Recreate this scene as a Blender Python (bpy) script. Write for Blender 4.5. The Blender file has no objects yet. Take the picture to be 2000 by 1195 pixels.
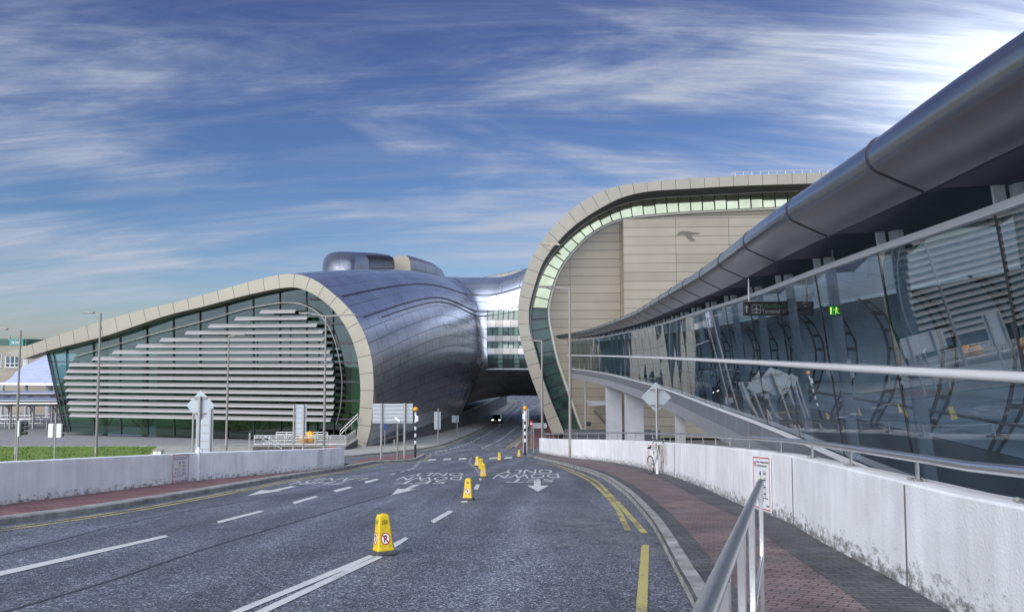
import bpy, math, random
from mathutils import Vector, Matrix, Euler
random.seed(7)
C = bpy.context.scene.collection
rad = math.radians
# ------------------------------------------------------------------ camera, sky, sun, exposure
F = 1500.0; CX = 1000.0; CY = 597.5
PITCH = math.atan((690 - CY) / F)
cam_d = bpy.data.cameras.new('camera'); cam_d.sensor_width = 36; cam_d.lens = 27.0
cam_d.clip_start = 0.05; cam_d.clip_end = 5000
cam = bpy.data.objects.new('camera', cam_d); C.objects.link(cam)
cam.location = (0, 0, 0); cam.rotation_euler = (math.pi/2 + PITCH, 0, 0)
bpy.context.scene.camera = cam
SUN_AZ = rad(222); SUN_EL = rad(30)         # behind the viewer, veiled by thin cloud
sun_dir = Vector((math.sin(SUN_AZ)*math.cos(SUN_EL), math.cos(SUN_AZ)*math.cos(SUN_EL), math.sin(SUN_EL)))
glow_dir = Vector((0.68, 1.0, 0.32)).normalized()   # brightest cloud, beyond the canopy
w = bpy.data.worlds.new("World"); bpy.context.scene.world = w; w.use_nodes = True
def build_world():
    nt = w.node_tree; N = nt.nodes; L = nt.links; N.clear()
    out = N.new('ShaderNodeOutputWorld'); bg = N.new('ShaderNodeBackground')
    bg.inputs['Strength'].default_value = 0.15
    sky = N.new('ShaderNodeTexSky'); sky.sky_type = 'NISHITA'; sky.sun_disc = False
    sky.sun_elevation = SUN_EL; sky.sun_rotation = SUN_AZ
    sky.air_density = 1.0; sky.dust_density = 0.6; sky.ozone_density = 2.2
    tc = N.new('ShaderNodeTexCoord')
    sep = N.new('ShaderNodeSeparateXYZ'); L.new(tc.outputs['Generated'], sep.inputs[0])
    def M(op, a, b=None, c=None, clamp=False):
        n = N.new('ShaderNodeMath'); n.operation = op; n.use_clamp = clamp
        for i, v in enumerate((a, b, c)):
            if v is None: continue
            if isinstance(v, (int, float)): n.inputs[i].default_value = v
            else: L.new(v, n.inputs[i])
        return n.outputs[0]
    zc = M('ADD', M('MAXIMUM', sep.outputs[2], 0.0), 0.20)
    cx_ = M('DIVIDE', sep.outputs[0], zc); cy_ = M('DIVIDE', sep.outputs[1], zc)
    comb = N.new('ShaderNodeCombineXYZ'); L.new(cx_, comb.inputs[0]); L.new(cy_, comb.inputs[1])
    def noise(scale, rot, sc, detail, rough, dist, loc=(0, 0, 0)):
        mp = N.new('ShaderNodeMapping'); L.new(comb.outputs[0], mp.inputs[0])
        mp.inputs['Rotation'].default_value = (0, 0, rot); mp.inputs['Scale'].default_value = sc
        mp.inputs['Location'].default_value = loc
        n = N.new('ShaderNodeTexNoise'); n.inputs['Scale'].default_value = scale
        n.inputs['Detail'].default_value = detail; n.inputs['Roughness'].default_value = rough
        n.inputs['Distortion'].default_value = dist
        L.new(mp.outputs[0], n.inputs['Vector']); return n.outputs[0]
    def ramp(v, a, b):
        n = N.new('ShaderNodeMapRange'); n.interpolation_type = 'SMOOTHSTEP'
        n.inputs['From Min'].default_value = a; n.inputs['From Max'].default_value = b
        L.new(v, n.inputs['Value']); return n.outputs[0]
    n1 = noise(0.95, rad(-28), (0.55, 1.6, 1), 10, 0.60, 1.3, (4.7, 0.9, 0))
    n2 = noise(0.50, rad(10), (0.7, 1.3, 1), 4, 0.55, 0.5, (2.4, 6.1, 0))
    n3 = noise(3.0, rad(-34), (0.30, 1.9, 1), 9, 0.70, 1.4, (1.0, 5.0, 0))
    def lobe(v, k):
        d_ = N.new('ShaderNodeVectorMath'); d_.operation = 'DOT_PRODUCT'; L.new(tc.outputs['Generated'], d_.inputs[0]); d_.inputs[1].default_value = Vector(v).normalized()
        return M('POWER', M('MAXIMUM', d_.outputs['Value'], 0.0), k)
    bank = M('ADD', lobe((0.06, 1, 0.21), 45), M('ADD', M('MULTIPLY', lobe((-0.66, 1, 0.27), 30), 0.7), M('MULTIPLY', lobe((0.32, 1, 0.25), 60), 0.8)))
    c1 = M('MULTIPLY', ramp(M('ADD', n1, M('MULTIPLY', bank, 0.08)), 0.43, 0.70), ramp(M('ADD', n2, M('MULTIPLY', bank, 0.16)), 0.34, 0.62))
    c2 = M('MULTIPLY', ramp(n3, 0.38, 0.76), M('ADD', M('MULTIPLY', c1, 0.8), 0.20))
    cl = M('ADD', M('MULTIPLY', c1, 0.62), c2, clamp=True)
    # brightest cloud to the right, beyond the canopy
    dotn = N.new('ShaderNodeVectorMath'); dotn.operation = 'DOT_PRODUCT'
    L.new(tc.outputs['Generated'], dotn.inputs[0]); dotn.inputs[1].default_value = glow_dir
    glow = M('POWER', M('MAXIMUM', dotn.outputs['Value'], 0.0), 75.0)
    glow2 = M('MULTIPLY', glow, M('ADD', M('MULTIPLY', n3, 1.3), 0.10))
    # veil of thin cloud over the sun, behind the viewer
    dots = N.new('ShaderNodeVectorMath'); dots.operation = 'DOT_PRODUCT'
    L.new(tc.outputs['Generated'], dots.inputs[0]); dots.inputs[1].default_value = sun_dir
    veil = M('MULTIPLY', M('MULTIPLY', ramp(dots.outputs['Value'], -0.6, 0.4), ramp(M('MULTIPLY', sep.outputs[1], -1.0), -0.5, 0.05)), M('ADD', M('MULTIPLY', n1, 0.9), 0.45), clamp=True)
    cov = M('MAXIMUM', M('ADD', M('MULTIPLY', cl, 0.9), M('MULTIPLY', glow2, 1.0), clamp=True), veil)
    tint = N.new('ShaderNodeMix'); tint.data_type = 'RGBA'; tint.blend_type = 'MULTIPLY'
    tint.inputs[0].default_value = 1.0
    L.new(sky.outputs[0], tint.inputs[6])
    tr_ = N.new('ShaderNodeValToRGB'); te_ = tr_.color_ramp.elements; L.new(sep.outputs[2], tr_.inputs[0])
    te_[0].position = 0.02; te_[0].color = (0.28, 0.305, 0.37, 1); te_[1].position = 0.42; te_[1].color = (0.18, 0.185, 0.285, 1)
    x_ = te_.new(0.16); x_.color = (0.20, 0.25, 0.335, 1)
    L.new(tr_.outputs[0], tint.inputs[7])
    cb = M('ADD', M('ADD', 1.85, M('MULTIPLY', glow, 2.6)), M('MULTIPLY', veil, 4.6))
    cc = N.new('ShaderNodeCombineXYZ'); L.new(M('MULTIPLY', cb, 0.86), cc.inputs[0]); L.new(M('MULTIPLY', cb, 0.96), cc.inputs[1]); L.new(M('MULTIPLY', cb, 1.18), cc.inputs[2])
    mx = N.new('ShaderNodeMix'); mx.data_type = 'RGBA'
    L.new(cov, mx.inputs[0]); L.new(tint.outputs[2], mx.inputs[6]); L.new(cc.outputs[0], mx.inputs[7])
    L.new(mx.outputs[2], bg.inputs[0]); L.new(bg.outputs[0], out.inputs[0])
build_world()
sl = bpy.data.lights.new('sun', 'SUN'); sl.energy = 1.4; sl.angle = rad(48); sl.color = (1.0, 0.93, 0.82)
so = bpy.data.objects.new('sun', sl); C.objects.link(so)
so.rotation_euler = (-sun_dir).to_track_quat('-Z', 'Y').to_euler()
vs = bpy.context.scene.view_settings
vs.view_transform = 'Standard'; vs.look = 'None'; vs.gamma = 1.0; vs.use_curve_mapping = False
vs.exposure = 1.0
bpy.context.scene.cycles.max_bounces = 8
bpy.context.scene.cycles.transparent_max_bounces = 16
bpy.context.scene.cycles.sample_clamp_indirect = 6

# ------------------------------------------------------------------ measuring helpers
cp, sp_ = math.cos(PITCH), math.sin(PITCH)
def ray(px, py):
    xc = (px - CX)/F; yc = (CY - py)/F
    return Vector((xc, cp - yc*sp_, sp_ + yc*cp))
def at(px, py, Y):
    d = ray(px, py); return d*(Y/d.y)
def sst(a, b, x):
    t = max(0.0, min(1.0, (x-a)/(b-a))); return t*t*(3-2*t)
def prof(Y):                                   # height of the road along the ramp
    if Y < 0: return -1.5 - 0.02*Y
    if Y <= 55: return -1.5 - 0.107*Y
    t = min(Y, 150) - 55
    return -7.385 - 0.107*(t - t*t/190)
def T(X, Y):                                   # top of the terrain / road surface
    p = prof(Y)
    if Y < 44: return p
    k = sst(-25, -14, X)
    k = 1 + (k-1)*sst(44, 52, Y)
    return -9.4 + (p + 9.4)*k
def gp(px, py, dz=0.0):                        # where the line of sight meets the road surface
    d = ray(px, py); s = d.z/d.y; q = d.x/d.y
    f = lambda Y: s*Y - (T(q*Y, Y) + dz)
    Y = 1.0; st = 0.5
    while Y < 420:
        if f(Y+st) < 0: break
        Y += st
    a, b = Y, Y+st
    for _ in range(40):
        m = (a+b)/2
        if f(m) > 0: a = m
        else: b = m
    Y = (a+b)/2
    return Vector((q*Y, Y, s*Y))
def resample(P, n):
    P = [Vector(p) for p in P]; D = [0.0]
    for a, b in zip(P, P[1:]): D.append(D[-1] + (b-a).length)
    out = []; k = 0
    for i in range(n):
        t = D[-1]*i/(n-1)
        while k < len(D)-2 and D[k+1] < t: k += 1
        f = (t - D[k])/max(1e-9, D[k+1]-D[k])
        out.append(P[k].lerp(P[k+1], min(1, max(0, f))))
    return out
def crom(P, n):                                # smooth curve through the points
    P = [Vector(p) for p in P]; Q = [P[0]*2-P[1]] + P + [P[-1]*2-P[-2]]
    out = []; segs = len(P)-1
    for i in range(n):
        t = segs*i/(n-1); k = min(int(t), segs-1); t -= k
        a, b, c, d = Q[k:k+4]
        out.append(0.5*((2*b) + (c-a)*t + (2*a-5*b+4*c-d)*t*t + (3*b-a-3*c+d)*t**3))
    return out
def smooth(P, n, m=6): return resample(crom(P, (len(P)-1)*m+1), n)
def interp(tab, x):
    if x <= tab[0][0]: return tab[0][1]
    for (a, va), (b, vb) in zip(tab, tab[1:]):
        if x <= b: return va + (vb-va)*(x-a)/(b-a)
    return tab[-1][1]

# ------------------------------------------------------------------ mesh builder
class MB:
    def __init__(s): s.v = []; s.f = []; s.uv = {}; s.mi = []; s.cur = 0
    def face(s, idx, uv=None):
        s.f.append(tuple(idx)); s.mi.append(s.cur)
        if uv: s.uv[len(s.f)-1] = uv
        return s
    def poly(s, pts, uv=None):
        b = len(s.v); s.v += [Vector(p) for p in pts]; s.face(range(b, b+len(pts)), uv); return s
    def grid(s, rows, uvrows=None, close=False):
        b = len(s.v); n = len(rows[0])
        for r in rows: s.v += [Vector(p) for p in r]
        m = n if close else n-1
        for i in range(len(rows)-1):
            for j in range(m):
                k = (j+1) % n
                uv = None
                if uvrows: uv = [uvrows[i][j], uvrows[i][k], uvrows[i+1][k], uvrows[i+1][j]]
                s.face((b+i*n+j, b+i*n+k, b+(i+1)*n+k, b+(i+1)*n+j), uv)
        return s
    def box(s, c, size, rz=0.0, M=None):
        hx, hy, hz = size[0]/2, size[1]/2, size[2]/2
        b = len(s.v); R = Matrix.Rotation(rz, 3, 'Z')
        for z in (-hz, hz):
            for x, y in ((-hx, -hy), (hx, -hy), (hx, hy), (-hx, hy)):
                p = R @ Vector((x, y, z)) + Vector(c)
                s.v.append(M @ p if M else p)
        for f in ((3,2,1,0),(4,5,6,7),(0,1,5,4),(1,2,6,5),(2,3,7,6),(3,0,4,7)): s.face([b+i for i in f])
        return s
    def tube(s, P, r, n=10, cap=True, r2=None):
        P = [Vector(p) for p in P]; b = len(s.v); ref = None; N = len(P)
        for i, p in enumerate(P):
            d = (P[min(i+1, N-1)] - P[max(i-1, 0)]).normalized()
            if ref is None: ref = Vector((0,0,1)) if abs(d.z) < 0.9 else Vector((1,0,0))
            a = d.cross(ref).normalized(); c = a.cross(d).normalized(); ref = c
            rr = r if r2 is None else r + (r2-r)*i/(N-1)
            for k in range(n):
                t = 2*math.pi*k/n; s.v.append(p + a*(rr*math.cos(t)) + c*(rr*math.sin(t)))
        for i in range(N-1):
            for k in range(n):
                k2 = (k+1) % n
                s.face((b+i*n+k, b+i*n+k2, b+(i+1)*n+k2, b+(i+1)*n+k))
        if cap:
            s.face([b+k for k in range(n)][::-1]); s.face([b+(N-1)*n+k for k in range(n)])
        return s
    def bar(s, a, b_, wx, wy, up=Vector((0,0,1))):       # rectangular bar
        a = Vector(a); b_ = Vector(b_); d = (b_-a).normalized()
        if abs(d.dot(up)) > 0.99: up = Vector((0,1,0))
        x = d.cross(up).normalized(); y = x.cross(d).normalized(); b = len(s.v)
        for p in (a, b_):
            for sx, sy in ((-1,-1),(1,-1),(1,1),(-1,1)): s.v.append(p + x*(sx*wx/2) + y*(sy*wy/2))
        for f in ((3,2,1,0),(4,5,6,7),(0,1,5,4),(1,2,6,5),(2,3,7,6),(3,0,4,7)): s.face([b+i for i in f])
        return s
    def prism(s, pts, vec):
        pts = [Vector(p) for p in pts]; vec = Vector(vec); b = len(s.v); n = len(pts)
        s.v += pts + [p+vec for p in pts]
        s.face(range(b+n-1, b-1, -1)); s.face(range(b+n, b+2*n))
        for i in range(n):
            j = (i+1) % n; s.face((b+i, b+j, b+n+j, b+n+i))
        return s
    def lathe(s, prof_, c=(0,0,0), n=16):
        c = Vector(c)
        rows = [[c + Vector((r*math.cos(2*math.pi*k/n), r*math.sin(2*math.pi*k/n), z)) for k in range(n)] for r, z in prof_]
        return s.grid(rows, close=True)
    def build(s, name, m, parent=None, smooth=None, bevel=0, label=None):
        me = bpy.data.meshes.new(name); me.from_pydata([tuple(v) for v in s.v], [], s.f)
        ms = m if isinstance(m, (list, tuple)) else [m]
        for x in ms: me.materials.append(x)
        if len(ms) > 1: me.polygons.foreach_set('material_index', s.mi)
        if s.uv:
            ul = me.uv_layers.new(name='UVMap')
            for fi, uv in s.uv.items():
                p = me.polygons[fi]
                for li, c in zip(p.loop_indices, uv): ul.data[li].uv = c
        if smooth:
            me.polygons.foreach_set('use_smooth', [True]*len(me.polygons))
            me.set_sharp_from_angle(angle=rad(smooth))
        me.update()
        o = bpy.data.objects.new(name, me); C.objects.link(o)
        if parent: o.parent = parent
        if bevel:
            bv = o.modifiers.new('bevel', 'BEVEL'); bv.width = bevel; bv.segments = 2; bv.limit_method = 'ANGLE'
        if label: o['label'] = label
        return o
def tag(o, label=None, cat=None, group=None, kind=None):
    if label: o['label'] = label
    if cat: o['category'] = cat
    if group: o['group'] = group
    if kind: o['kind'] = kind
    return o
def empty(name, loc, rz=0.0, label=None, cat=None, group=None):
    o = bpy.data.objects.new(name, None); C.objects.link(o)
    o.location = loc; o.rotation_euler = (0, 0, rz); o.empty_display_size = 0.3
    return tag(o, label, cat, group)
def copy_tree(o, parent=None):
    c = o.copy(); C.objects.link(c); c.parent = parent
    for ch in [x for x in bpy.data.objects if x.parent == o and x != c]: copy_tree(ch, c)
    return c
_tc = {}
def text2d(txt, bold=0.0):                       # glyph triangles, normalised to height-of-line units
    key = (txt, bold)
    if key in _tc: return _tc[key]
    cu = bpy.data.curves.new('t', 'FONT'); cu.body = txt; cu.size = 1.0; cu.offset = bold; cu.resolution_u = 3
    ob = bpy.data.objects.new('t', cu); C.objects.link(ob)
    bpy.context.view_layer.update(); dg = bpy.context.evaluated_depsgraph_get()
    me = bpy.data.meshes.new_from_object(ob.evaluated_get(dg))
    V = [Vector(v.co) for v in me.vertices]; Fc = [tuple(p.vertices) for p in me.polygons]
    bpy.data.objects.remove(ob); bpy.data.curves.remove(cu); bpy.data.meshes.remove(me)
    x0 = min(v.x for v in V); x1 = max(v.x for v in V); y0 = min(v.y for v in V); y1 = max(v.y for v in V)
    _tc[key] = (V, Fc, (x0, x1, y0, y1)); return _tc[key]
def text_in(mb, txt, fn, bold=0.0):              # fn(u, v) maps the unit rectangle of the words to space
    V, Fc, (x0, x1, y0, y1) = text2d(txt, bold)
    b = len(mb.v)
    for v in V: mb.v.append(Vector(fn((v.x-x0)/(x1-x0), (v.y-y0)/(y1-y0))))
    for f in Fc: mb.face([b+i for i in f])
# ------------------------------------------------------------------ materials
def new_mat(name):
    m = bpy.data.materials.new(name); m.use_nodes = True
    nt = m.node_tree; return m, nt.nodes, nt.links, nt.nodes['Principled BSDF']
def mat(name, col, rough=0.6, metal=0.0, var=0.12, scale=3.0, bump=0.0, bscale=40.0, spec=0.5, stretch=(1,1,1), coat=0.0):
    m, N, L, B = new_mat(name)
    tc = N.new('ShaderNodeTexCoord'); mp = N.new('ShaderNodeMapping'); mp.inputs['Scale'].default_value = stretch
    L.new(tc.outputs['Object'], mp.inputs[0])
    n = N.new('ShaderNodeTexNoise'); n.inputs['Scale'].default_value = scale; n.inputs['Detail'].default_value = 6
    n.inputs['Roughness'].default_value = 0.65; L.new(mp.outputs[0], n.inputs['Vector'])
    cr = N.new('ShaderNodeValToRGB'); e = cr.color_ramp.elements
    e[0].position = 0.3; e[1].position = 0.7
    e[0].color = tuple(c*(1-var) for c in col) + (1,); e[1].color = tuple(min(1, c*(1+var)) for c in col) + (1,)
    L.new(n.outputs[0], cr.inputs[0]); L.new(cr.outputs[0], B.inputs['Base Color'])
    B.inputs['Roughness'].default_value = rough; B.inputs['Metallic'].default_value = metal
    B.inputs['Specular IOR Level'].default_value = spec
    if coat: B.inputs['Coat Weight'].default_value = coat
    if bump:
        n2 = N.new('ShaderNodeTexNoise'); n2.inputs['Scale'].default_value = bscale; n2.inputs['Detail'].default_value = 4
        L.new(mp.outputs[0], n2.inputs['Vector'])
        b = N.new('ShaderNodeBump'); b.inputs['Strength'].default_value = bump; b.inputs['Distance'].default_value = 0.02
        L.new(n2.outputs[0], b.inputs['Height']); L.new(b.outputs[0], B.inputs['Normal'])
    return m
def panel_mat(name, col, wid, hei, mortar, line, rough, metal, offset=0.5, var=0.06, spec=0.5, rvar=0.08, aniso=0.0):
    """cladding: panel joints run in the surface's own u,v metres"""
    m, N, L, B = new_mat(name)
    uv = N.new('ShaderNodeUVMap'); uv.uv_map = 'UVMap'
    br = N.new('ShaderNodeTexBrick'); L.new(uv.outputs[0], br.inputs['Vector'])
    br.offset = offset; br.squash = 1.0
    br.inputs['Scale'].default_value = 1.0; br.inputs['Brick Width'].default_value = wid; br.inputs['Row Height'].default_value = hei
    br.inputs['Mortar Size'].default_value = mortar; br.inputs['Mortar Smooth'].default_value = 0.1
    br.inputs['Color1'].default_value = tuple(c*(1-var) for c in col) + (1,)
    br.inputs['Color2'].default_value = tuple(c*(1+var) for c in col) + (1,)
    br.inputs['Mortar'].default_value = tuple(line) + (1,)
    tc = N.new('ShaderNodeTexCoord'); n = N.new('ShaderNodeTexNoise'); n.inputs['Scale'].default_value = 0.35; n.inputs['Detail'].default_value = 7
    L.new(tc.outputs['Object'], n.inputs['Vector'])
    mr = N.new('ShaderNodeMapRange'); mr.inputs['To Min'].default_value = 0.84; mr.inputs['To Max'].default_value = 1.14
    L.new(n.outputs[0], mr.inputs[0])
    mx = N.new('ShaderNodeVectorMath'); mx.operation = 'SCALE'; L.new(br.outputs['Color'], mx.inputs[0]); L.new(mr.outputs[0], mx.inputs['Scale'])
    L.new(mx.outputs[0], B.inputs['Base Color'])
    mr2 = N.new('ShaderNodeMapRange'); mr2.inputs['To Min'].default_value = rough-rvar; mr2.inputs['To Max'].default_value = rough+rvar
    L.new(n.outputs[0], mr2.inputs[0]); L.new(mr2.outputs[0], B.inputs['Roughness'])
    inv = N.new('ShaderNodeMath'); inv.operation = 'SUBTRACT'; inv.inputs[0].default_value = 1.0; L.new(br.outputs['Fac'], inv.inputs[1])
    mt = N.new('ShaderNodeMath'); mt.operation = 'MULTIPLY'; mt.inputs[1].default_value = metal; L.new(inv.outputs[0], mt.inputs[0])
    L.new(mt.outputs[0], B.inputs['Metallic']); B.inputs['Specular IOR Level'].default_value = spec
    b = N.new('ShaderNodeBump'); b.inputs['Strength'].default_value = 0.5; b.inputs['Distance'].default_value = 0.03
    n3 = N.new('ShaderNodeTexNoise'); n3.inputs['Scale'].default_value = 0.5; n3.inputs['Detail'].default_value = 2; L.new(tc.outputs['Object'], n3.inputs['Vector'])
    ad = N.new('ShaderNodeMath'); ad.operation = 'MULTIPLY_ADD'; ad.inputs[1].default_value = 0.2
    L.new(n3.outputs[0], ad.inputs[0]); L.new(inv.outputs[0], ad.inputs[2])
    L.new(ad.outputs[0], b.inputs['Height']); L.new(b.outputs[0], B.inputs['Normal'])
    return m
def glass_mat(name, tint, ior=1.75, refl=(0.95, 0.98, 1.0), minr=0.0, rough=0.0, wob=0.0):
    m, N, L, B = new_mat(name); N.remove(B)
    out = [n for n in N if n.type == 'OUTPUT_MATERIAL'][0]
    tr = N.new('ShaderNodeBsdfTransparent'); tr.inputs[0].default_value = tuple(tint) + (1,)
    gl = N.new('ShaderNodeBsdfGlossy'); gl.inputs['Color'].default_value = tuple(refl) + (1,); gl.inputs['Roughness'].default_value = rough
    fr = N.new('ShaderNodeFresnel'); fr.inputs['IOR'].default_value = ior
    mxn = N.new('ShaderNodeMath'); mxn.operation = 'MAXIMUM'; mxn.inputs[1].default_value = minr; L.new(fr.outputs[0], mxn.inputs[0])
    mix = N.new('ShaderNodeMixShader'); L.new(mxn.outputs[0], mix.inputs[0]); L.new(tr.outputs[0], mix.inputs[1]); L.new(gl.outputs[0], mix.inputs[2])
    if wob:
        tc = N.new('ShaderNodeTexCoord'); n = N.new('ShaderNodeTexNoise'); n.inputs['Scale'].default_value = 0.7; n.inputs['Detail'].default_value = 1
        L.new(tc.outputs['Object'], n.inputs['Vector'])
        b = N.new('ShaderNodeBump'); b.inputs['Strength'].default_value = wob; b.inputs['Distance'].default_value = 0.02
        L.new(n.outputs[0], b.inputs['Height']); L.new(b.outputs[0], gl.inputs['Normal'])
    L.new(mix.outputs[0], out.inputs['Surface']); return m
def asphalt_mat():
    m, N, L, B = new_mat('asphalt')
    tc = N.new('ShaderNodeTexCoord')
    def noise(sc, det, rough=0.6):
        n = N.new('ShaderNodeTexNoise'); n.inputs['Scale'].default_value = sc; n.inputs['Detail'].default_value = det; n.inputs['Roughness'].default_value = rough
        L.new(tc.outputs['Object'], n.inputs['Vector']); return n
    v = N.new('ShaderNodeTexVoronoi'); v.inputs['Scale'].default_value = 62; L.new(tc.outputs['Object'], v.inputs['Vector'])
    sp = N.new('ShaderNodeSeparateColor'); L.new(v.outputs['Color'], sp.inputs[0])
    cr = N.new('ShaderNodeValToRGB'); e = cr.color_ramp.elements
    e[0].position = 0.0; e[0].color = (0.026, 0.027, 0.033, 1); e[1].position = 1.0; e[1].color = (0.31, 0.32, 0.36, 1)
    x = cr.color_ramp.elements.new(0.45); x.color = (0.058, 0.065, 0.083, 1)
    x = cr.color_ramp.elements.new(0.85); x.color = (0.135, 0.147, 0.178, 1)
    L.new(sp.outputs[0], cr.inputs[0])
    big = noise(0.22, 6); mr = N.new('ShaderNodeMapRange'); mr.inputs['From Min'].default_value = 0.3; mr.inputs['From Max'].default_value = 0.7
    mr.inputs['To Min'].default_value = 0.72; mr.inputs['To Max'].default_value = 1.3; L.new(big.outputs[0], mr.inputs[0])
    mid = noise(7, 5); mr2 = N.new('ShaderNodeMapRange'); mr2.inputs['From Min'].default_value = 0.3; mr2.inputs['From Max'].default_value = 0.7
    mr2.inputs['To Min'].default_value = 0.75; mr2.inputs['To Max'].default_value = 1.2; L.new(mid.outputs[0], mr2.inputs[0])
    mul = N.new('ShaderNodeMath'); mul.operation = 'MULTIPLY'; L.new(mr.outputs[0], mul.inputs[0]); L.new(mr2.outputs[0], mul.inputs[1])
    def MM(op, a, b=None):
        n = N.new('ShaderNodeMath'); n.operation = op
        for i, q in enumerate((a, b)):
            if q is None: continue
            if isinstance(q, (int, float)): n.inputs[i].default_value = q
            else: L.new(q, n.inputs[i])
        return n.outputs[0]
    def MR(q, a, b, c, d):
        n = N.new('ShaderNodeMapRange'); n.inputs['From Min'].default_value = a; n.inputs['From Max'].default_value = b
        n.inputs['To Min'].default_value = c; n.inputs['To Max'].default_value = d; L.new(q, n.inputs[0]); return n.outputs[0]
    sep = N.new('ShaderNodeSeparateXYZ'); L.new(tc.outputs['Object'], sep.inputs[0])
    # wheel tracks run up the ramp, leaning left with the lanes
    lane = MM('ADD', sep.outputs[0], MM('MULTIPLY', sep.outputs[1], -0.10)); lane = MM('ADD', lane, MM('MULTIPLY', noise(0.12, 2).outputs[0], 2.2))
    tr = MM('ABSOLUTE', MM('SINE', MM('MULTIPLY', lane, 1.72))); track = MR(tr, 0.2, 0.95, 1.14, 0.88)
    mp = N.new('ShaderNodeMapping'); mp.inputs['Scale'].default_value = (1.6, 0.10, 1); mp.inputs['Rotation'].default_value = (0, 0, rad(8)); L.new(tc.outputs['Object'], mp.inputs[0])
    stn = N.new('ShaderNodeTexNoise'); stn.inputs['Scale'].default_value = 1.0; stn.inputs['Detail'].default_value = 7; L.new(mp.outputs[0], stn.inputs['Vector'])
    streak = MR(stn.outputs[0], 0.35, 0.68, 0.80, 1.16)
    ve = N.new('ShaderNodeTexVoronoi'); ve.feature = 'DISTANCE_TO_EDGE'; ve.inputs['Scale'].default_value = 0.33
    wn = N.new('ShaderNodeVectorMath'); wn.operation = 'MULTIPLY_ADD'; wn.inputs[1].default_value = (0.9, 0.9, 0); L.new(noise(1.6, 6).outputs['Color'], wn.inputs[0]); L.new(tc.outputs['Object'], wn.inputs[2]); L.new(wn.outputs[0], ve.inputs['Vector'])
    crack = MM('MULTIPLY', MR(ve.outputs['Distance'], 0.002, 0.007, 1.0, 0.0), MR(noise(0.17, 3).outputs[0], 0.50, 0.60, 0.0, 0.75))
    oil = MR(noise(0.9, 5, 0.7).outputs[0], 0.63, 0.74, 1.0, 0.62)
    f_ = MM('MULTIPLY', MM('MULTIPLY', mul.outputs[0], track), MM('MULTIPLY', streak, oil)); f_ = MM('MULTIPLY', MM('MULTIPLY', f_, 1.28), MM('SUBTRACT', 1.0, crack))
    sc = N.new('ShaderNodeVectorMath'); sc.operation = 'SCALE'; L.new(cr.outputs[0], sc.inputs[0]); L.new(f_, sc.inputs['Scale'])
    # washed-out grit lying in a patch where the lane meets the kerb
    mp2 = N.new('ShaderNodeMapping'); mp2.inputs['Location'].default_value = (-1.45, -13.2, 0); L.new(tc.outputs['Object'], mp2.inputs[0])
    g2 = N.new('ShaderNodeVectorMath'); g2.operation = 'MULTIPLY'; g2.inputs[1].default_value = (0.62, 0.22, 0); L.new(mp2.outputs[0], g2.inputs[0])
    ln = N.new('ShaderNodeVectorMath'); ln.operation = 'LENGTH'; L.new(g2.outputs[0], ln.inputs[0])
    grit = MM('MULTIPLY', MR(ln.outputs['Value'], 0.1, 1.1, 1.0, 0.0), MR(noise(2.2, 7, 0.75).outputs[0], 0.42, 0.70, 0.0, 0.8))
    gm = N.new('ShaderNodeMix'); gm.data_type = 'RGBA'; L.new(grit, gm.inputs[0]); L.new(sc.outputs[0], gm.inputs[6]); gm.inputs[7].default_value = (0.24, 0.24, 0.235, 1)
    L.new(gm.outputs[2], B.inputs['Base Color'])
    L.new(MR(stn.outputs[0], 0.35, 0.68, 0.50, 0.70), B.inputs['Roughness']); B.inputs['Specular IOR Level'].default_value = 0.45
    b = N.new('ShaderNodeBump'); b.inputs['Strength'].default_value = 0.7; b.inputs['Distance'].default_value = 0.012
    L.new(v.outputs['Distance'], b.inputs['Height']); L.new(b.outputs[0], B.inputs['Normal'])
    return m
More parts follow.
